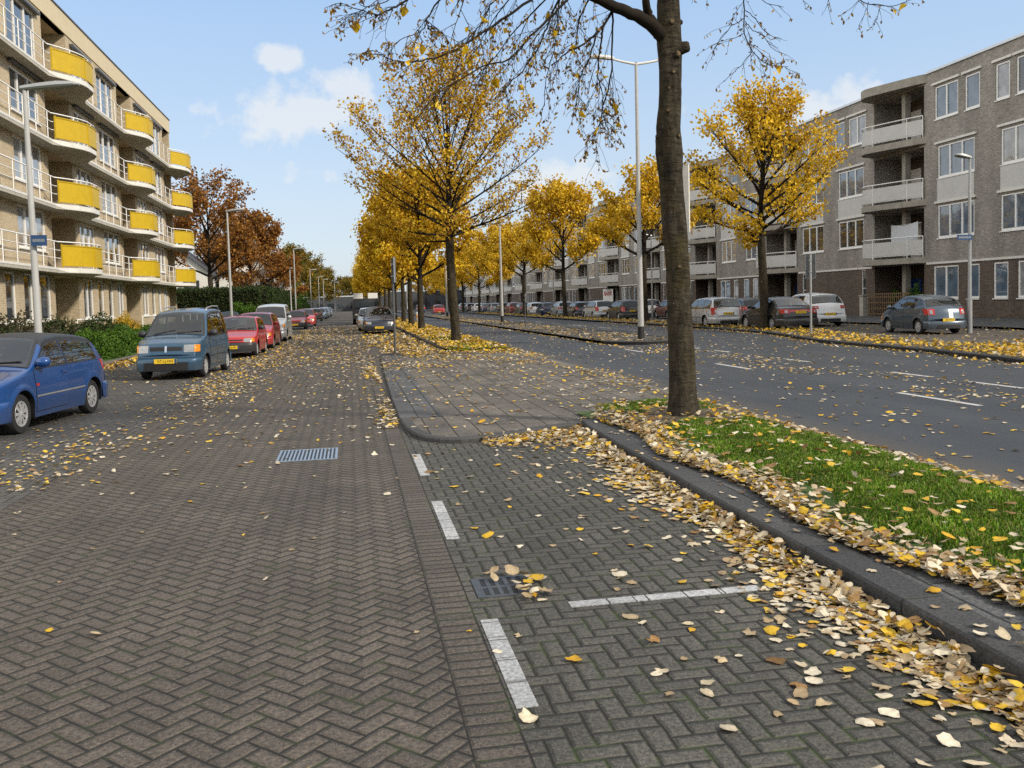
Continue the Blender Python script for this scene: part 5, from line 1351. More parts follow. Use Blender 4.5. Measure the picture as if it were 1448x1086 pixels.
park('red supermini with black bumper parked just behind the blue minivan', 'small', RED, (-4.0, 31.2), (-.03, -1), lamps='slant', bumper='plastic', plate='FB-XJ-08', group=GL)
park('taller red hatchback squeezed between the red supermini and silver van', 'hatch5', (.40, .012, .02), (-3.95, 36.6), (-.02, -1), bumper='body', lamps='slant', detail=1, group=GL)
park('silver grey high roofed van behind the two red cars', 'van', SILV, (-3.95, 44.4), (-.02, -1), metal=.4, lamps='round', bumper='body', plate='58-GH-TD', group=GL)
park('red hatchback beyond the silver van, facing the camera', 'small', RED, (-4.05, 67.5), (0, -1), detail=1, lamps='slant', bumper='plastic', group=GL)
park('red and white hatchback right behind the far red hatchback', 'hatch5', (.46, .03, .035), (-3.75, 75.5), (0, -1), detail=1, group=GL)
park('bronze grey hatchback showing red tail lights, beyond the red cars', 'hatch5', (.10, .085, .07), (-4.0, 106), (0, 1), detail=1, metal=.4, group=GL)
for k, (y, sh, c, lab) in enumerate([(116, 'hatch', (.25, .33, .42), 'pale blue hatchback beyond the bronze car'), (124, 'saloon', (.05, .07, .10), 'dark saloon beyond the pale blue hatchback'), (133, 'hatch5', WHT, 'white hatchback far down the left kerb'), (143, 'estate', (.03, .06, .14), 'dark blue estate car far down the left kerb'), (154, 'hatch', (.3, .33, .36), 'grey hatchback last in the left kerb row')]):
    park(lab, sh, c, (-3.9, y), (0, -1), detail=0, metal=.2, group=GL)
park('small blue car standing on the path beside the hedge behind the minivan', 'small', (.06, .16, .32), (-8.9, 70.), (.2, -1), detail=1, z=.05)
park('dark blue grey hatchback with yellow plate parked on the right, before the median trees', 'hatch5', (.012, .020, .040), (1.62, 51.0), (0, -1), metal=.1, lamps='slant', plate='31-PL-XS', group='cars parked along the median', scale=1.05)
park('pale roofed car hidden behind the dark blue grey hatchback', 'estate', (.45, .43, .38), (1.30, 57.5), (0, -1), detail=1, group='cars parked along the median')
# right hand side, all showing their tails unless said otherwise
HD = (.10, 1)
def tailpark(label, shape, col, tail, head=(0, 1), **kw):
    Lc = SHAPES[shape]['L']; h = Vector(head).normalized(); return park(label, shape, col, (tail[0]+h.x*Lc, tail[1]+h.y*Lc), head, z=kw.pop('z', .03), **kw)
tailpark('grey three door hatchback with white stripe on its tailgate beside the lamp post', 'city', (.062, .092, .125), (21.55, 29.0), (.10, 1), scale=.96, metal=.4, plate='88-LFV-6', stripe=(.10, .17), spokes=10, group=GR)
tailpark('white five door hatchback with yellow plate, behind the slim sign post', 'hatch5', WHT, (22.9, 39.9), (.06, 1), scale=1.1, plate='25-KJZ-1', group=GR)
tailpark('black saloon with red reflector strip behind the trunk of the round yellow tree', 'saloon', BLK, (19.65, 36.6), (.02, 1), scale=1.06, metal=.1, plate='SX-NL-74', group=GR)
tailpark('silver estate car seen from behind, just right of the near tree trunk', 'estate', SILV, (19.05, 42.8), (.0, 1), metal=.45, plate='ND-VB-29', scale=1.04, group=GR)
tailpark('dark hatchback half hidden behind the silver estate car', 'hatch', (.02, .025, .03), (24.2, 50.), (0, 1), detail=1, group=GR)
tailpark('maroon brown hatchback just left of the near tree trunk', 'hatch', (.13, .035, .025), (24.2, 62.5), (0, 1), detail=1, group=GR)
tailpark('white van like estate parked behind the tall lamp pole', 'estate', WHT, (24.3, 69.), (0, 1), detail=1, group=GR)
row = [(62.5, 'estate', BLK, 'black estate car behind the forked yellow tree'), (69.5, 'estate', SILV, 'silver estate car left of the black one by the forked tree'), (76, 'hatch', (.03, .033, .04), 'charcoal hatchback beside the broad dense yellow tree'), (82.5, 'hatch5', (.30, .34, .38), 'silver blue hatchback left of the broad dense tree trunk'), (90, 'small', (.03, .05, .10), 'navy small car left of the silver blue hatchback'), (96, 'hatch', WHT, 'white hatchback by the fourth verge tree'), (102, 'saloon', (.02, .025, .03), 'black saloon farther along the right row'), (109, 'hatch5', (.2, .02, .02), 'dark red hatchback farther along the right row'), (116, 'estate', (.04, .06, .1), 'dark blue estate farther along the right row'), (124, 'hatch', (.3, .32, .34), 'light grey hatchback farther along the right row'), (132, 'saloon', (.05, .08, .14), 'slate blue saloon far along the right row'), (141, 'hatch', WHT, 'white hatchback far along the right row'), (150, 'hatch5', (.03, .03, .035), 'black hatchback far along the right row'), (160, 'estate', (.25, .27, .3), 'grey estate far along the right row')]
for y, sh, c, lab in row: tailpark(lab, sh, c, (20.45, y), (0, 1), detail=1 if y < 90 else 0, metal=.25, group=GR)
for y, sh, c, lab in [(75, 'hatch', WHT, 'white hatchback in the far lane of the right row'), (86, 'saloon', (.05, .06, .08), 'dark saloon in the far lane of the right row'), (98, 'hatch5', (.25, .28, .32), 'silver hatchback in the far lane of the right row'), (113, 'hatch', (.05, .07, .12), 'blue hatchback in the far lane of the right row')]:
    tailpark(lab, sh, c, (24.3, y), (0, 1), detail=0, metal=.2, group=GR)
tailpark('red car with lit red lamps driving away on the main road', 'hatch', (.35, .012, .015), (13.1, 132), (0, 1), detail=1, z=0, name='car')
tailpark('dark blue car ahead of the red one on the main road', 'estate', (.03, .05, .10), (13.0, 165), (0, 1), detail=0, z=0, name='car')
# lorry standing beyond the parked cars
t = thing('lorry', 'dark cabbed lorry with two white panels beyond the cars by the median', 'lorry', (1.35, 78., 0)); b = MB()
b.box(-1.15, 0, .5, 1.15, 1.9, 2.0); b.box(-1.05, .15, 2.0, 1.05, 1.8, 2.25); b.build('cab', M['slate'], t)
b = MB(); b.box(-.95, -.03, 1.35, .95, -.004, 1.95); b.build('windscreen', M['car_glass'], t)
for x in (-1.05, .25):
    b = MB(); b.box(x, 2.1, 2.0, x+.85, 2.2, 2.75); b.build('panel', M['white_paint'], t)
b = MB(); b.box(-1.15, 2.0, .8, 1.15, 6.5, 1.9); b.build('load_bed', M['dark_steel'], t)
for x in (-1.0, 1.0):
    for y in (.8, 5.2): b = MB(); b.lathe([(0, -.14), (.45, -.14), (.45, .14), (0, .14)], (x, y, .45), 'x', 16); b.build('wheel', M['rubber'], t)
# ------------------------------------------------------------------ lamps, poles, signs
GLp = 'lamps along the left pavement'
def street_lamp(label, x, y, h=6.35, arm=1.0, dirx=1, sign=False, mat='lamp_paint', group=GLp, z=0., lean=0.):
    t = thing('street_lamp', label, 'street lamp', (x, y, z), 0, group); b = MB()
    b.tube([(0, 0, 0), (0, 0, 1.25), (0, 0, 1.27), (lean*.5, 0, 3.4), (lean, 0, h)], [.098, .092, .072, .062, .045], 14); b.build('pole', M[mat], t, smooth=True, sharp=40)
    b = MB(); b.tube([(0, 0, 1.24), (0, 0, 1.29)], .10, 14); b.build('collar', M['grey_steel'], t)
    b = MB(); L = arm; sec = []
    for u, w_, hh in ((-.08, .06, .05), (.0, .075, .06), (.25, .12, .075), (.6, .155, .085), (.9, .13, .06), (1.0, .06, .03)):
        xx = lean+dirx*L*u; zz = h+.03+.10*u
        sec.append([(xx, -w_, zz), (xx, -w_*.7, zz+hh), (xx, w_*.7, zz+hh), (xx, w_, zz), (xx, w_*.8, zz-hh*.45), (xx, -w_*.8, zz-hh*.45), (xx, -w_, zz)])
    b.grid(sec); b.add(sec[0][:6], [(0, 1, 2, 3, 4, 5)]); b.add(sec[-1][:6], [(5, 4, 3, 2, 1, 0)]); b.build('lamp_head', M['grey_steel'], t, smooth=True, sharp=40)
    if sign:
        b = MB(); sw = .30 if dirx > 0 else .62; sh = .11 if dirx > 0 else .1; b.box(.0, -.14, sign-sh, dirx*sw, -.115, sign+sh)
        s = b.build('street_name_plate', M['blue_sign'], t)
        lt = MB()
        for k in range(9): u_ = sw/.62; lt.box(dirx*(.07+.055*k)*u_, -.143, sign-.03, dirx*(.07+.055*k+.032)*u_, -.1405, sign+.03)
        lt.build('lettering', M['grey_steel'], s)
    return t
street_lamp('nearest left street lamp, white pole with blue name plate before the cream block', -6.44, 20.0, 6.3, 1.05, 1, 3.2)
street_lamp('second left street lamp rising behind the red cars', -5.75, 45.3, 6.4, .85)
street_lamp('left street lamp in front of the hedge beside the paler pole, third in line', -4.6, 78.5, 6.6, .8)
street_lamp('thin pale lamp pole without arm beside the third left lamp', -5.6, 88., 5.3, .25)
for k, (x, y) in enumerate([(-5.0, 119.), (-4.9, 147.), (-4.6, 163.), (-3.0, 185.)]):
    street_lamp(f'far left street lamp, {["first", "second", "third", "last"][k]} of the four small ones before the street end', x, y, 6.4, .9)
GRp = 'double armed lamps on the traffic island'
def mast(label, x, y, h=10.3, z=.1, arms=True):
    t = thing('street_lamp', label, 'street lamp', (x, y, z), 0, GRp); b = MB()
    b.tube([(0, 0, 0), (0, 0, .5)], [.125, .12], 12); b.build('base', M['black'], t, smooth=True, sharp=40)
    b = MB(); b.tube([(0, 0, .5), (0, 0, 1.4), (0, 0, 4), (0, 0, h)], [.115, .11, .085, .055], 12); b.build('pole', M['lamp_paint'], t, smooth=True, sharp=40)
    for s in (-1, 1):
        b = MB(); b.tube([(0, 0, h-.08), (s*.5, 0, h+.0), (s*.95, 0, h+.10)], [.05, .045, .04], 8)
        G = []
        for u, w_, hh in ((.85, .05, .05), (1.0, .11, .075), (1.35, .13, .08), (1.65, .10, .06), (1.78, .04, .03)):
            xx = s*u; zz = h+.06+.06*u; G.append([(xx, -w_, zz), (xx, -w_*.7, zz+hh), (xx, w_*.7, zz+hh), (xx, w_, zz), (xx, w_*.8, zz-.05), (xx, -w_*.8, zz-.05), (xx, -w_, zz)])
        b.grid(G); b.add(G[0][:6], [(0, 1, 2, 3, 4, 5)]); b.add(G[-1][:6], [(5, 4, 3, 2, 1, 0)])
        b.build('lamp_arm', M['dirty_white'], t, smooth=True, sharp=40)
mast('tall white double armed lamp with black foot, left of the near trunk', 10.75, 31.9)
mast('tall grey lamp pole right of the thin topped median tree, second along the island', 11.2, 65.5)
for k, y in enumerate((102., 138., 174.)): mast(f'far lamp pole on the island, {["third", "fourth", "fifth"][k]} in line', 11.0, y)
street_lamp('right hand street lamp with blue name plate beside the grey hatchback', 22.72, 29.4, 6.45, .62, -1, 3.55, mat='grey_steel', group='lamps along the right service road', z=.03)
for k, y in enumerate((66., 100., 134.)): street_lamp(f'far lamp on the right service road, {["first", "second", "third"][k]} beyond the grey hatchback', 23.2, y, 6.4, .7, -1, mat='grey_steel', group='lamps along the right service road', z=.03)
def sign_post(label, x, y, z, h, pw, ph, yaw, mat='grey_steel', r=.030, pmat='dark_steel', lip=True):
    t = thing('sign_post', label, 'sign', (x, y, z), yaw); b = MB(); b.tube([(0, 0, 0), (0, 0, h)], r, 10); b.build('pole', M[mat], t, smooth=True, sharp=40)
    b = MB(); b.box(-pw/2, -r-.035, h-ph, pw/2, -r-.012, h+.02); pl = b.build('plate', M[pmat], t)
    b = MB()
    for x0 in (-pw/2-.012, pw/2): b.box(x0, -r-.05, h-ph, x0+.012, -r-.005, h+.02)
    for z0 in (h-ph-.012, h+.02): b.box(-pw/2-.012, -r-.05, z0, pw/2+.012, -r-.005, z0+.012)
    b.build('rim', M['grey_steel' if pmat != 'dirty_white' else 'dirty_white'], pl)
    b = MB()
    for zz in (h-ph*.25, h-ph*.75): b.box(-r-.02, -r-.012, zz-.02, r+.02, r+.012, zz+.02)
    b.build('bracket', M['grey_steel'], t); return t
sign_post('thin dark sign post, plate seen edge on, at the far end of the island paving', 1.40, 29.1, .08, 3.1, .45, .78, rad(84), mat='dark_steel', r=.042, pmat='blue_sign')
sign_post('slim grey post with tall plate seen from behind, before the white hatchback', 17.75, 32.0, .09, 3.1, .36, .92, rad(150), mat='grey_steel', r=.045)
sign_post('large pale sign box seen from the side, half hidden by the near trunk', 11.76, 30.7, .1, 6.25, 1.15, 2.35, rad(112), mat='grey_steel', r=.07, pmat='dirty_white')
sign_post('short post with small plate on the traffic island far behind the thin topped tree', 10.3, 52, .1, 2.0, .3, .5, rad(70), mat='dark_steel', r=.04)
# bollards and small things
for k, (x, y, l) in enumerate([(4.9, 66, 'pale keep left bollard between the median trunks'), (10.2, 90, 'pale bollard on the island far ahead'), (19.2, 88, 'dark blue post on the right verge between the far trees')]):
    t = thing('bollard', l, 'bollard', (x, y, .08)); b = MB(); b.tube([(0, 0, 0), (0, 0, .9), (0, 0, .98), (0, 0, 1.0)], [.13, .12, .08, .02], 10); b.build('post', M['dirty_white' if k < 2 else 'blue_sign'], t, smooth=True)
    b = MB(); b.tube([(0, 0, .6), (0, 0, .72)], .135, 10); b.build('band', M['amber_lens' if k < 2 else 'white_paint'], t)
t = thing('stone_pillar', 'short pale stone pillar left of the trellis fence under the balconies', 'pillar', (RX-.45, 52.0, .12)); b = MB(); b.box(-.2, -.2, 0, .2, .2, 1.25); b.build('shaft', M['concrete'], t); b = MB(); b.box(-.24, -.24, 1.253, .24, .24, 1.35); b.build('cap', M['grey_concrete'], t)
# washing over the lowest balcony rail
t = MB(); G = []
for i in range(13):
    u = i/12; G.append([(RX-.15-.03*math.sin(u*9), 46.9+2.6*u, 4.62+.0*u-.10*math.sin(math.pi*u)*(1-j/6) + .9*j/6*.0 + (5.70-.12*math.sin(math.pi*u)-4.62)*j/6) for j in range(7)])
t.grid(G); o = t.build('laundry', M['cloth'], smooth=True); tag(o, 'pale bedsheet hung to dry inside the lowest curved balcony', 'laundry')
t = MB(); t.tube([(RX-.15, 46.6, 5.62), (RX-.15, 49.6, 5.62)], .012, 4); o = t.build('clothes_line', M['dirty_white']); tag(o, 'thin line carrying the bedsheet in the lowest curved balcony', 'clothes line')
# red lettered board on a far shop front
t = thing('shop_board', 'white board with red lettering on the ground floor far along the row', 'sign', (RX-.25, 110, 1.3)); b = MB(); b.box(-.05, -2.2, 0, .0, 2.2, 1.6); b.build('board', M['white_paint'], t)
b = MB()
for k in range(7): b.box(-.056, -1.7+.5*k, .75+.08*math.sin(k*2.1), -.0525, -1.7+.5*k+.34, 1.25+.08*math.sin(k*1.3))
b.build('lettering', M['red_lens'], t)
LR_ = np.random.default_rng(12)
U = LR_.uniform
def patchy(X, Y, sc, thr): 
    return (np.sin(X*sc+1.3)*np.sin(Y*sc*.8+.4)+.6*np.sin(X*sc*2.3+Y*sc*1.1)+LR_.normal(0, .5, len(X))) > thr
# ------------------------------------------------------------------ grass blades
def blades(name, x0, x1, y0, y1, n, h, zf, seed, keep=None, cols=None):
    r = np.random.default_rng(seed); X = r.uniform(x0, x1, n); Y = y0+(y1-y0)*r.uniform(0, 1, n)**1.25
    if keep is not None:
        k = keep(X, Y, r); X, Y = X[k], Y[k]; n = len(X)
    cl = .5+.5*np.sin(X*5.3+Y*2.1+seed)*np.sin(Y*3.7-X*2.9)
    Z = zf(X, Y); a = r.uniform(0, 6.28, n); hh = h*r.uniform(.45, 1.25, n)*(.55+.7*cl); ln = r.uniform(.1, .9, n)*hh
    w_ = r.uniform(.0025, .005, n)*(1+Y/9)
    b = np.stack([X, Y, Z-.01], 1); u = np.stack([np.cos(a), np.sin(a), 0*a], 1); v = np.stack([-np.sin(a), np.cos(a), 0*a], 1)
    m_ = b+v*(ln*.4)[:, None]+np.array([0, 0, 1])*(hh*.62)[:, None]; t = b+v*ln[:, None]+np.array([0, 0, 1])*hh[:, None]
    V = np.stack([b-u*w_[:, None], b+u*w_[:, None], m_+u*(w_*.7)[:, None], m_-u*(w_*.7)[:, None], t, t], 1)[:, :5].reshape(-1, 3)
    k = np.arange(n)[:, None]*5; F = np.concatenate([k+np.array([[0, 1, 2, 3]]), k+np.array([[3, 2, 4, 4]])], 0)
    F4 = (k+np.array([[0, 1, 2, 3]])); F3 = (k+np.array([[3, 2, 4]]))
    c = cols[r.integers(0, len(cols), n)]*(.65+.6*cl)[:, None]*r.uniform(.75, 1.25, (n, 1))
    o = np_mesh(name, V, np.concatenate([F4, np.concatenate([F3, F3[:, 2:]], 1)]), M['blade'], None, np.repeat(c, 5, 0)); return o
GRN = np.array([(.095, .195, .010), (.135, .245, .014), (.060, .140, .010), (.18, .27, .025), (.20, .20, .05)])
def vz(x0, x1, z, h): return lambda X, Y: z+h*4*np.clip((X-x0)/(x1-x0), 0, 1)*np.clip(1-(X-x0)/(x1-x0), 0, 1)
def kp(X, Y, r):
    bare = patchy(X, Y, 2.1, 1.15)
    soil = np.hypot(X-4.05, Y-10.7) < .75+.25*np.sin(np.arctan2(Y-10.7, X-4.05)*5)
    strip_ = X < 3.30+.16*np.sin(Y*2.3)+.1*np.sin(Y*5.1+1)+.12*r.random(len(X)); return ~(soil | strip_ | bare) & (X < 5.06-.06*r.random(len(X)))
tag(blades('grass', 3.2, 5.14, .8, 12.2, 150000, .062, vz(3.1, 5.14, .085, .10), 3, kp, GRN), kind='stuff')
tag(blades('grass', 3.3, 5.2, 28.8, 75, 30000, .09, vz(3.25, 5.2, .075, .07), 4, None, GRN), kind='stuff')
# ------------------------------------------------------------------ fallen leaves
PALE = np.array([(.58, .49, .34), (.64, .55, .40), (.46, .36, .22), (.68, .61, .47), (.38, .28, .16)]); YL = np.array([(.64, .41, .03), (.70, .48, .05), (.58, .33, .02)]); BR = np.array([(.30, .17, .06), (.22, .12, .04), (.36, .22, .09)])
def outline(k):               # a few ragged leaf outlines, unit length, stalk end at the origin
    r = np.random.default_rng(100+k); n = 11
    a = np.linspace(-math.pi, math.pi, n, endpoint=False)
    rr = .5*(1+.06*r.normal(size=n))*(1-.22*np.cos(a)**8*(np.cos(a) < 0)); rr[r.integers(0, n, 3)] *= r.uniform(.66, .86, 3)
    if k % 3 == 0: rr = .40*(1+.30*np.cos(3*a+.4)+.1*r.normal(size=n))
    if k % 4 == 1: rr[r.integers(1, n-1, 2)] *= r.uniform(.35, .55, 2)     # torn edges
    P = np.stack([rr*np.cos(a)*1.05, rr*np.sin(a)*(.82 if k % 3 else .95)], 1); return P
def template(k):
    P = outline(k); r = np.random.default_rng(200+k); n = len(P)
    cu, cv, tw = r.uniform(-.5, .9), r.uniform(-.3, 1.1), r.uniform(-.5, .5)
    f = lambda x, y: .30*(cu*x*x*2+cv*y*y*2.2+tw*x*y*2)+.03*np.sin(9*x+k)*np.sin(8*y)
    I = P*.55
    V = np.concatenate([[[0, 0, 0]], np.c_[I, f(I[:, 0], I[:, 1])-.02], np.c_[P, f(P[:, 0], P[:, 1])+r.uniform(-.015, .05, n)]])
    V[:, 2] *= .72; V[:, 2] -= V[:, 2].min()
    F = []
    for i in range(n):
        j = (i+1) % n; F += [(0, 1+i, 1+j, 1+j), (1+i, 1+n+i, 1+n+j, 1+j)]
    return V, np.array(F)
TPL = [template(k) for k in range(12)]
TV = np.stack([t[0] for t in TPL]); TF = TPL[0][1]
class Leaves:
    def __init__(s): s.x = []; s.y = []; s.z = []; s.s = []; s.c = []; s.t = []; s.zone = []
    def add(s, X, Y, Z, size, mixw, tilt, zone):
        n = len(X); k = LR_.choice(3, n, p=mixw); c = np.empty((n, 3))
        for i, pal in enumerate((PALE, YL, BR)): q = k == i; c[q] = pal[LR_.integers(0, len(pal), q.sum())]
        c *= LR_.uniform(.78, 1.12, (n, 1))
        s.x.append(X); s.y.append(Y); s.z.append(Z); s.s.append(np.asarray(size)*LR_.uniform(.55, 1.25, n)); s.c.append(np.c_[c, k]); s.t.append(np.full(n, tilt) if np.isscalar(tilt) else tilt); s.zone += [zone]*n
    def get(s): return (np.concatenate(s.x), np.concatenate(s.y), np.concatenate(s.z), np.concatenate(s.s), np.concatenate(s.c), np.concatenate(s.t), np.array(s.zone))
NL = Leaves(); FL = Leaves()
kerbx = lambda Y: np.interp(Y, [-6, 1, 3, 5, 7, 9, 10.6, 11.15], [2.62, 2.66, 2.69, 2.72, 2.75, 2.80, 2.86, 2.92])
# drift against the kerb
n = 4200; Y = U(1.5, 11, n); d = np.abs(LR_.normal(0, .14, n))*(1+.35*np.sin(Y*1.9))*np.interp(Y, [1.5, 5, 8, 11], [1.3, 1.15, 1.0, 1.3]); X = kerbx(Y)-.045-d
NL.add(X, Y, .004+.075*np.exp(-d/.10)*U(0, 1, n), .070, [.66, .24, .10], np.where(d < .12, .62, .22), 'drift')
n = 300; Y = U(1.5, 10.8, n); d = np.abs(LR_.normal(0, .42, n)); X = kerbx(Y)-.1-d; NL.add(X, Y, np.full(n, .004), .075, [.76, .16, .08], .2, 'bay')
n = 900; Y = 11-np.abs(LR_.normal(0, .50, n)); X = U(1.5, 2.85, n); k = Y > 10.2-.9*(X-1.5); NL.add(X[k], Y[k]-.12*(X[k] < 2.4), .004+.03*U(0, 1, k.sum()), .068, [.48, .37, .15], .45, 'drift')
n = 120; X = U(.62, 2.5, n); Y = 2.3+8.5*U(0, 1, n)**.8; NL.add(X, Y, np.full(n, .004), .078, [.76, .18, .06], .2, 'bay')
n = 16; NL.add(.93+LR_.normal(0, .09, n), 5.06+LR_.normal(0, .12, n), .012+.02*U(0, 1, n), .095, [.85, .15, 0], .35, 'bay')
n = 60; X = U(-3.4, .55, n); Y = 2.6+9*U(0, 1, n); NL.add(X, Y, np.full(n, .004), .06, [.72, .18, .10], .25, 'road')
# behind the kerb, on the grass, along its road side
n = 3600; Y = U(1.8, 11.3, n); d = np.abs(LR_.normal(0, .17, n)); X = kerbx(Y)+np.interp(Y, [2, 4, 6, 11], [.44, .36, .28, .27])+d+.09*np.sin(Y*2.1); NL.add(X, Y, np.interp(X, [3.0, 3.15, 3.6], [.115, .11, .17])+.04*U(0, 1, n), .072, [.66, .24, .10], .5, 'strip')
n = 110; Y = U(1.8, 11.3, n); X = kerbx(Y)+U(.03, .5, n)**1.0; NL.add(X, Y, np.full(n, .116), .070, [.7, .2, .1], .25, 'kerb')
n = 560; Y = U(1.8, 12, n); X = U(3.25, 5.05, n); gz = .085+.4*np.clip((X-3.1)/2.04, 0, 1)*np.clip(1-(X-3.1)/2.04, 0, 1); NL.add(X, Y, gz+U(.02, .065, n), .078, [.52, .30, .18], .5, 'grass')
n = 1100; Y = U(2.5, 13, n); X = 5.06-np.abs(LR_.normal(0, .12, n))+.10; NL.add(X, Y, np.full(n, .105)+.02*U(0, 1, n), .072, [.62, .22, .16], .4, 'edge')
n = 260; a = U(0, 6.28, n); q = U(.35, 1.5, n); X, Y = 4.1+np.cos(a)*q, 10.7+np.sin(a)*q; k = (X > 3.1) & (X < 5.1) & (Y < 12.1); NL.add(X[k], Y[k], .185+.03*U(0, 1, k.sum()), .085, [.40, .45, .15], .5, 'tree')
# farther ones
def far_add(x0, x1, y0, y1, n, size, mix_, z=.006, tilt=.3, thr=None, sc=1.1, fy=1., zz=0.):
    X = U(x0, x1, n); Y = y0+(y1-y0)*U(0, 1, n)**fy
    if thr is not None: k = patchy(X, Y, sc, thr); X, Y = X[k], Y[k]
    FL.add(X, Y, np.full(len(X), z)+zz*U(0, 1, len(X)), size, mix_, tilt, 'far')
far_add(-3.4, .6, 9, 30, 1300, .075, [.70, .2, .1], fy=.7); far_add(-3, .7, 26, 75, 2600, .12, [.6, .28, .12], fy=1.2)
n = 6500; Y = 9+55*U(0, 1, n)**1.4; X = -2.9+LR_.normal(0, .50, n)-.2*np.sin(Y*.5)-.75*np.clip((15-Y)/5, 0, 1); k = patchy(X, Y, .55, -.25) & (U(0, 1, n) < np.interp(Y, [9, 12, 17], [.30, .45, 1.])); FL.add(X[k], Y[k], .006+.015*U(0, 1, k.sum()), np.interp(Y[k], [9, 20, 45], [.062, .075, .11]), [.50, .36, .14], .3, 'far')
far_add(-7.3, -3.2, 11, 50, 900, .09, [.5, .35, .15], fy=.8)
n = 3600; Y = 22+45*U(0, 1, n)**1.2; X = -7.5+np.abs(LR_.normal(0, .38, n)); FL.add(X, Y, .008+.06*U(0, 1, n), .11, [.30, .58, .12], .6, 'far')
far_add(.7, 5.2, 11.3, 28.5, 900, .085, [.62, .28, .10], z=.062)
far_add(.8, 5.2, 22, 28.6, 1800, .09, [.5, .4, .1], z=.062, thr=.2)
n = 900; Y = U(12, 28, n); X = .62-np.abs(LR_.normal(0, .16, n)); k = patchy(X, Y, .8, .0); FL.add(X[k], Y[k], np.full(k.sum(), .008), .085, [.6, .3, .1], .4, 'far')
n = 900; Y = U(13, 28, n); X = 5.3+LR_.normal(0, .25, n); k = patchy(X, Y, .8, .1); FL.add(X[k], Y[k], np.full(k.sum(), .062), .085, [.45, .45, .1], .4, 'far')
n = 700; FL.add(U(1.5, 5.4, n), 28.4+LR_.normal(0, .35, n), .072+.03*U(0, 1, n), .10, [.3, .6, .1], .5, 'far')
far_add(1.0, 3.1, 28.6, 36, 2600, .10, [.5, .42, .08], z=.008, tilt=.5, thr=-.4, zz=.03)
far_add(3.1, 5.2, 28.7, 45, 5200, .11, [.22, .70, .08], z=.13, tilt=.6, thr=-.5, zz=.06)
far_add(3.1, 5.25, 44, 110, 8000, .15, [.15, .77, .08], z=.13, tilt=.6, fy=1.3, zz=.08)
far_add(.6, 3.1, 36, 95, 3400, .13, [.4, .5, .1], z=.008, tilt=.4, fy=1.3)
far_add(5.5, 8.8, 3, 60, 850, .085, [.6, .32, .08], fy=1.0); far_add(11., 17.5, 9, 60, 1000, .09, [.55, .36, .09])
far_add(8.9, 11., 5, 30, 1500, .085, [.62, .30, .08], fy=.9, thr=-.3)
far_add(8.9, 9.2, 28, 90, 900, .12, [.5, .4, .1]); far_add(9.2, 12.1, 31, 110, 5000, .13, [.5, .36, .14], z=.105, fy=1.2, zz=.02, thr=-.2)
far_add(12.3, 12.6, 31, 90, 500, .12, [.5, .4, .1])
n = 6500; Y = 17+110*U(0, 1, n)**1.3; rx_ = np.interp(Y, [12, 17, 21, 27.5, 31, 35, 42], [14.2, 14.45, 15.1, 15.5, 16.4, 17.3, 17.6]); X = rx_+U(.1, 2.4, n); FL.add(X, Y, .095+.06*U(0, 1, n), .125, [.12, .80, .08], .6, 'far')
n = 3000; X = U(15.2, 24, n); Y = 17.0+(X-14)*.85+LR_.normal(0, .75, n); k = patchy(X, Y, 1.2, -.3); FL.add(X[k], Y[k], .095+.04*U(0, 1, k.sum()), .115, [.16, .76, .08], .6, 'far')
n = 900; Y = U(14, 60, n); rx_ = np.interp(Y, [12, 17, 21, 27.5, 31, 35, 42], [14.2, 14.45, 15.1, 15.5, 16.4, 17.3, 17.6]); FL.add(rx_-np.abs(LR_.normal(0, .25, n)), Y, np.full(n, .006), .10, [.45, .46, .09], .4, 'far')
far_add(16, 25.5, 16, 45, 1500, .10, [.4, .5, .1], z=.095, thr=-.2); far_add(25.8, 32.5, 22, 60, 260, .10, [.5, .4, .1], z=.126)
def leaf_arrays(X, Y, Z, Sz, C, T, tpl=True, seed=1):
    r = np.random.default_rng(seed); n = len(X); yaw = r.uniform(0, 6.28, n); ax = r.uniform(0, 6.28, n); ti = r.normal(0, 1, n)*T*.75; ti = np.clip(ti, -1.4, 1.4)
    fl = np.where(r.random(n) < .4, -1., 1.)
    cz, sz = np.cos(yaw), np.sin(yaw); ct, st = np.cos(ti), np.sin(ti); kx, ky = np.cos(ax), np.sin(ax)
    k = r.integers(0, 12, n); V = TV[k].copy(); V[:, :, 2] = np.where(fl[:, None] < 0, V[:, :, 2].max(1)[:, None]-V[:, :, 2], V[:, :, 2])
    V *= Sz[:, None, None]
    x, y, z = V[..., 0], V[..., 1], V[..., 2]; x, y = x*cz[:, None]-y*sz[:, None], x*sz[:, None]+y*cz[:, None]
    # tilt about a level axis
    d = x*kx[:, None]+y*ky[:, None]; px_, py_ = kx[:, None]*d, ky[:, None]*d; qx, qy = x-px_, y-py_; q = -x*ky[:, None]+y*kx[:, None]
    q2 = q*ct[:, None]-z*st[:, None]; z2 = q*st[:, None]+z*ct[:, None]
    x = px_-ky[:, None]*q2; y = py_+kx[:, None]*q2; z2 -= z2.min(1)[:, None]
    return np.stack([x, y, z2], -1), k
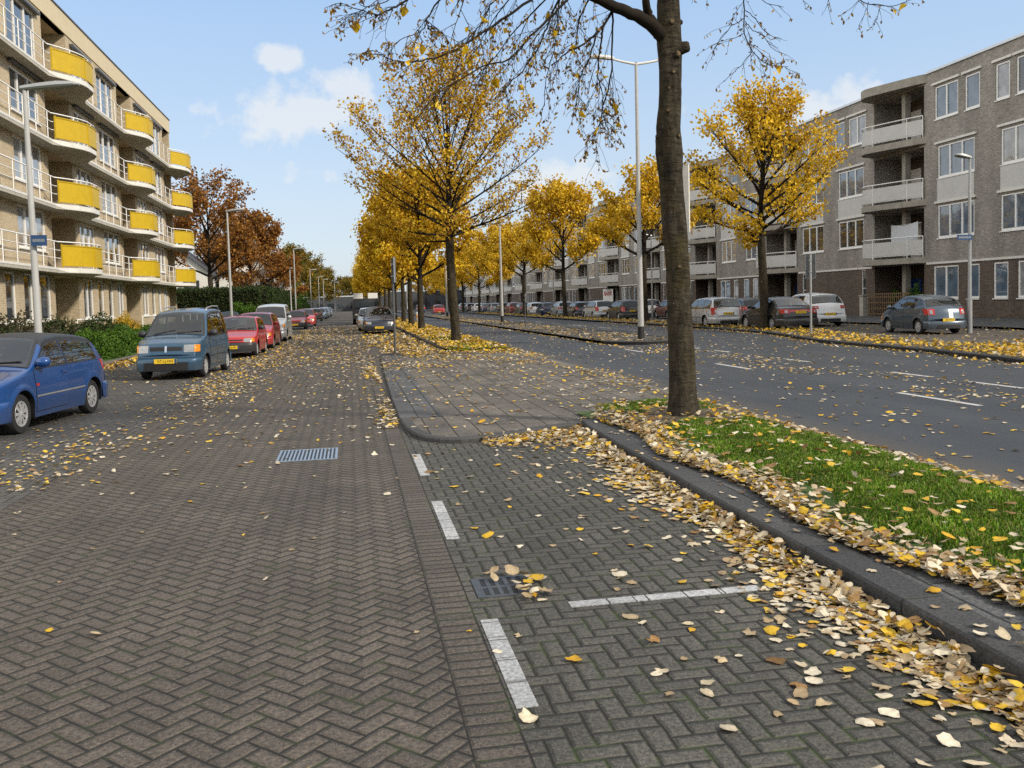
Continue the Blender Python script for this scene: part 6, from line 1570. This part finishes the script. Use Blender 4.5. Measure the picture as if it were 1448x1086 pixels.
def leaf_obj(name, arr, seed):
    X, Y, Z, Sz, C, T = arr; V, k = leaf_arrays(X, Y, Z, Sz, C, T, seed=seed); n, mv, _ = V.shape
    V = V+np.stack([X, Y, Z], -1)[:, None, :]
    F = (np.arange(n)[:, None, None]*mv+TF[None]).reshape(-1, 4)
    # edges of pale leaves dry to brown
    r = np.random.default_rng(seed+1); cc = np.repeat(C[:, None, :3], mv, 1).copy(); cc *= np.where(np.arange(mv)[None, :, None] > 11, r.uniform(.55, 1.05, (n, mv, 1)), 1.)
    tri = F[:, 2] == F[:, 3]
    me_v = V.reshape(-1, 3)
    me = bpy.data.meshes.new(name); f3 = F[tri][:, :3]; f4 = F[~tri]
    me.vertices.add(len(me_v)); me.vertices.foreach_set('co', me_v.astype(np.float32).ravel())
    loops = np.concatenate([f3.ravel(), f4.ravel()]).astype(np.int32); me.loops.add(len(loops)); me.loops.foreach_set('vertex_index', loops)
    ls = np.concatenate([np.arange(len(f3))*3, len(f3)*3+np.arange(len(f4))*4]).astype(np.int32); lt = np.concatenate([np.full(len(f3), 3), np.full(len(f4), 4)]).astype(np.int32)
    me.polygons.add(len(ls)); me.polygons.foreach_set('loop_start', ls); me.polygons.foreach_set('loop_total', lt)
    a = me.color_attributes.new('Col', 'FLOAT_COLOR', 'POINT'); a.data.foreach_set('color', np.concatenate([cc.reshape(-1, 3), np.ones((len(me_v), 1))], 1).astype(np.float32).ravel())
    me.materials.append(M['dead_leaf']); me.update(calc_edges=True); o = bpy.data.objects.new(name, me); COL.objects.link(o); return o
X, Y, Z, Sz, C, T, ZN = NL.get()
# the 300 leaves that show largest become objects of their own
scr = np.zeros(len(X))
for i in range(len(X)):
    u, v, z = px((X[i], Y[i], Z[i]))
    if z > .5 and 8 < u < PW-8 and 8 < v < PH-8: scr[i] = Sz[i]/z*(1.35 if ZN[i] in ('bay', 'road') else (1. if Y[i] > 0 else 0))*(.6+.4*min(1, Z[i]/.05) if ZN[i] == 'drift' else 1)
pick = np.argsort(-scr)[:300]; rest = np.ones(len(X), bool); rest[pick] = False
tag(leaf_obj('fallen_leaves', (X[rest], Y[rest], Z[rest], Sz[rest], C[rest][:, :3], T[rest]), 31), kind='stuff')
where = {'drift': 'heaped in the drift against the dark kerb', 'bay': 'lying flat on the grey parking bay bricks', 'road': 'lying on the brown herringbone road', 'strip': 'in the leaf litter between kerb and grass', 'kerb': 'lying on top of the dark kerb stones', 'grass': 'caught in the green grass of the verge', 'edge': 'at the road side edge of the verge', 'tree': 'beside the near tree foot'}
hue = ['pale cream dead leaf', 'bright yellow fallen leaf', 'brown withered leaf']
cache = {}
sel = (X[pick], Y[pick], Z[pick], Sz[pick], C[pick], T[pick]); LV_, LK = leaf_arrays(*sel, seed=77)
for q, i in enumerate(pick):
    k = int(C[i][3]); me = bpy.data.meshes.new('fallen_leaf'); vs = LV_[q]; me.from_pydata([tuple(p) for p in vs], [], [tuple(dict.fromkeys(int(v) for v in f)) for f in TF])
    r = np.random.default_rng(1000+q); cc = np.repeat(C[i][None, :3], len(vs), 0).copy(); cc[12:] *= r.uniform(.55, 1.05, (len(vs)-12, 1))
    a = me.color_attributes.new('Col', 'FLOAT_COLOR', 'POINT'); a.data.foreach_set('color', np.concatenate([cc, np.ones((len(vs), 1))], 1).astype(np.float32).ravel())
    me.polygons.foreach_set('use_smooth', [True]*len(me.polygons)); me.materials.append(M['dead_leaf'])
    o = bpy.data.objects.new('fallen_leaf', me); COL.objects.link(o); o.location = (X[i], Y[i], Z[i])
    tag(o, f'{hue[k]} {where[ZN[i]]}', 'leaf', f'{hue[k]}s {where[ZN[i]]}')
X, Y, Z, Sz, C, T, ZN = FL.get()
tag(leaf_obj('fallen_leaves', (X, Y, Z, Sz, C[:, :3], T), 41), kind='stuff')
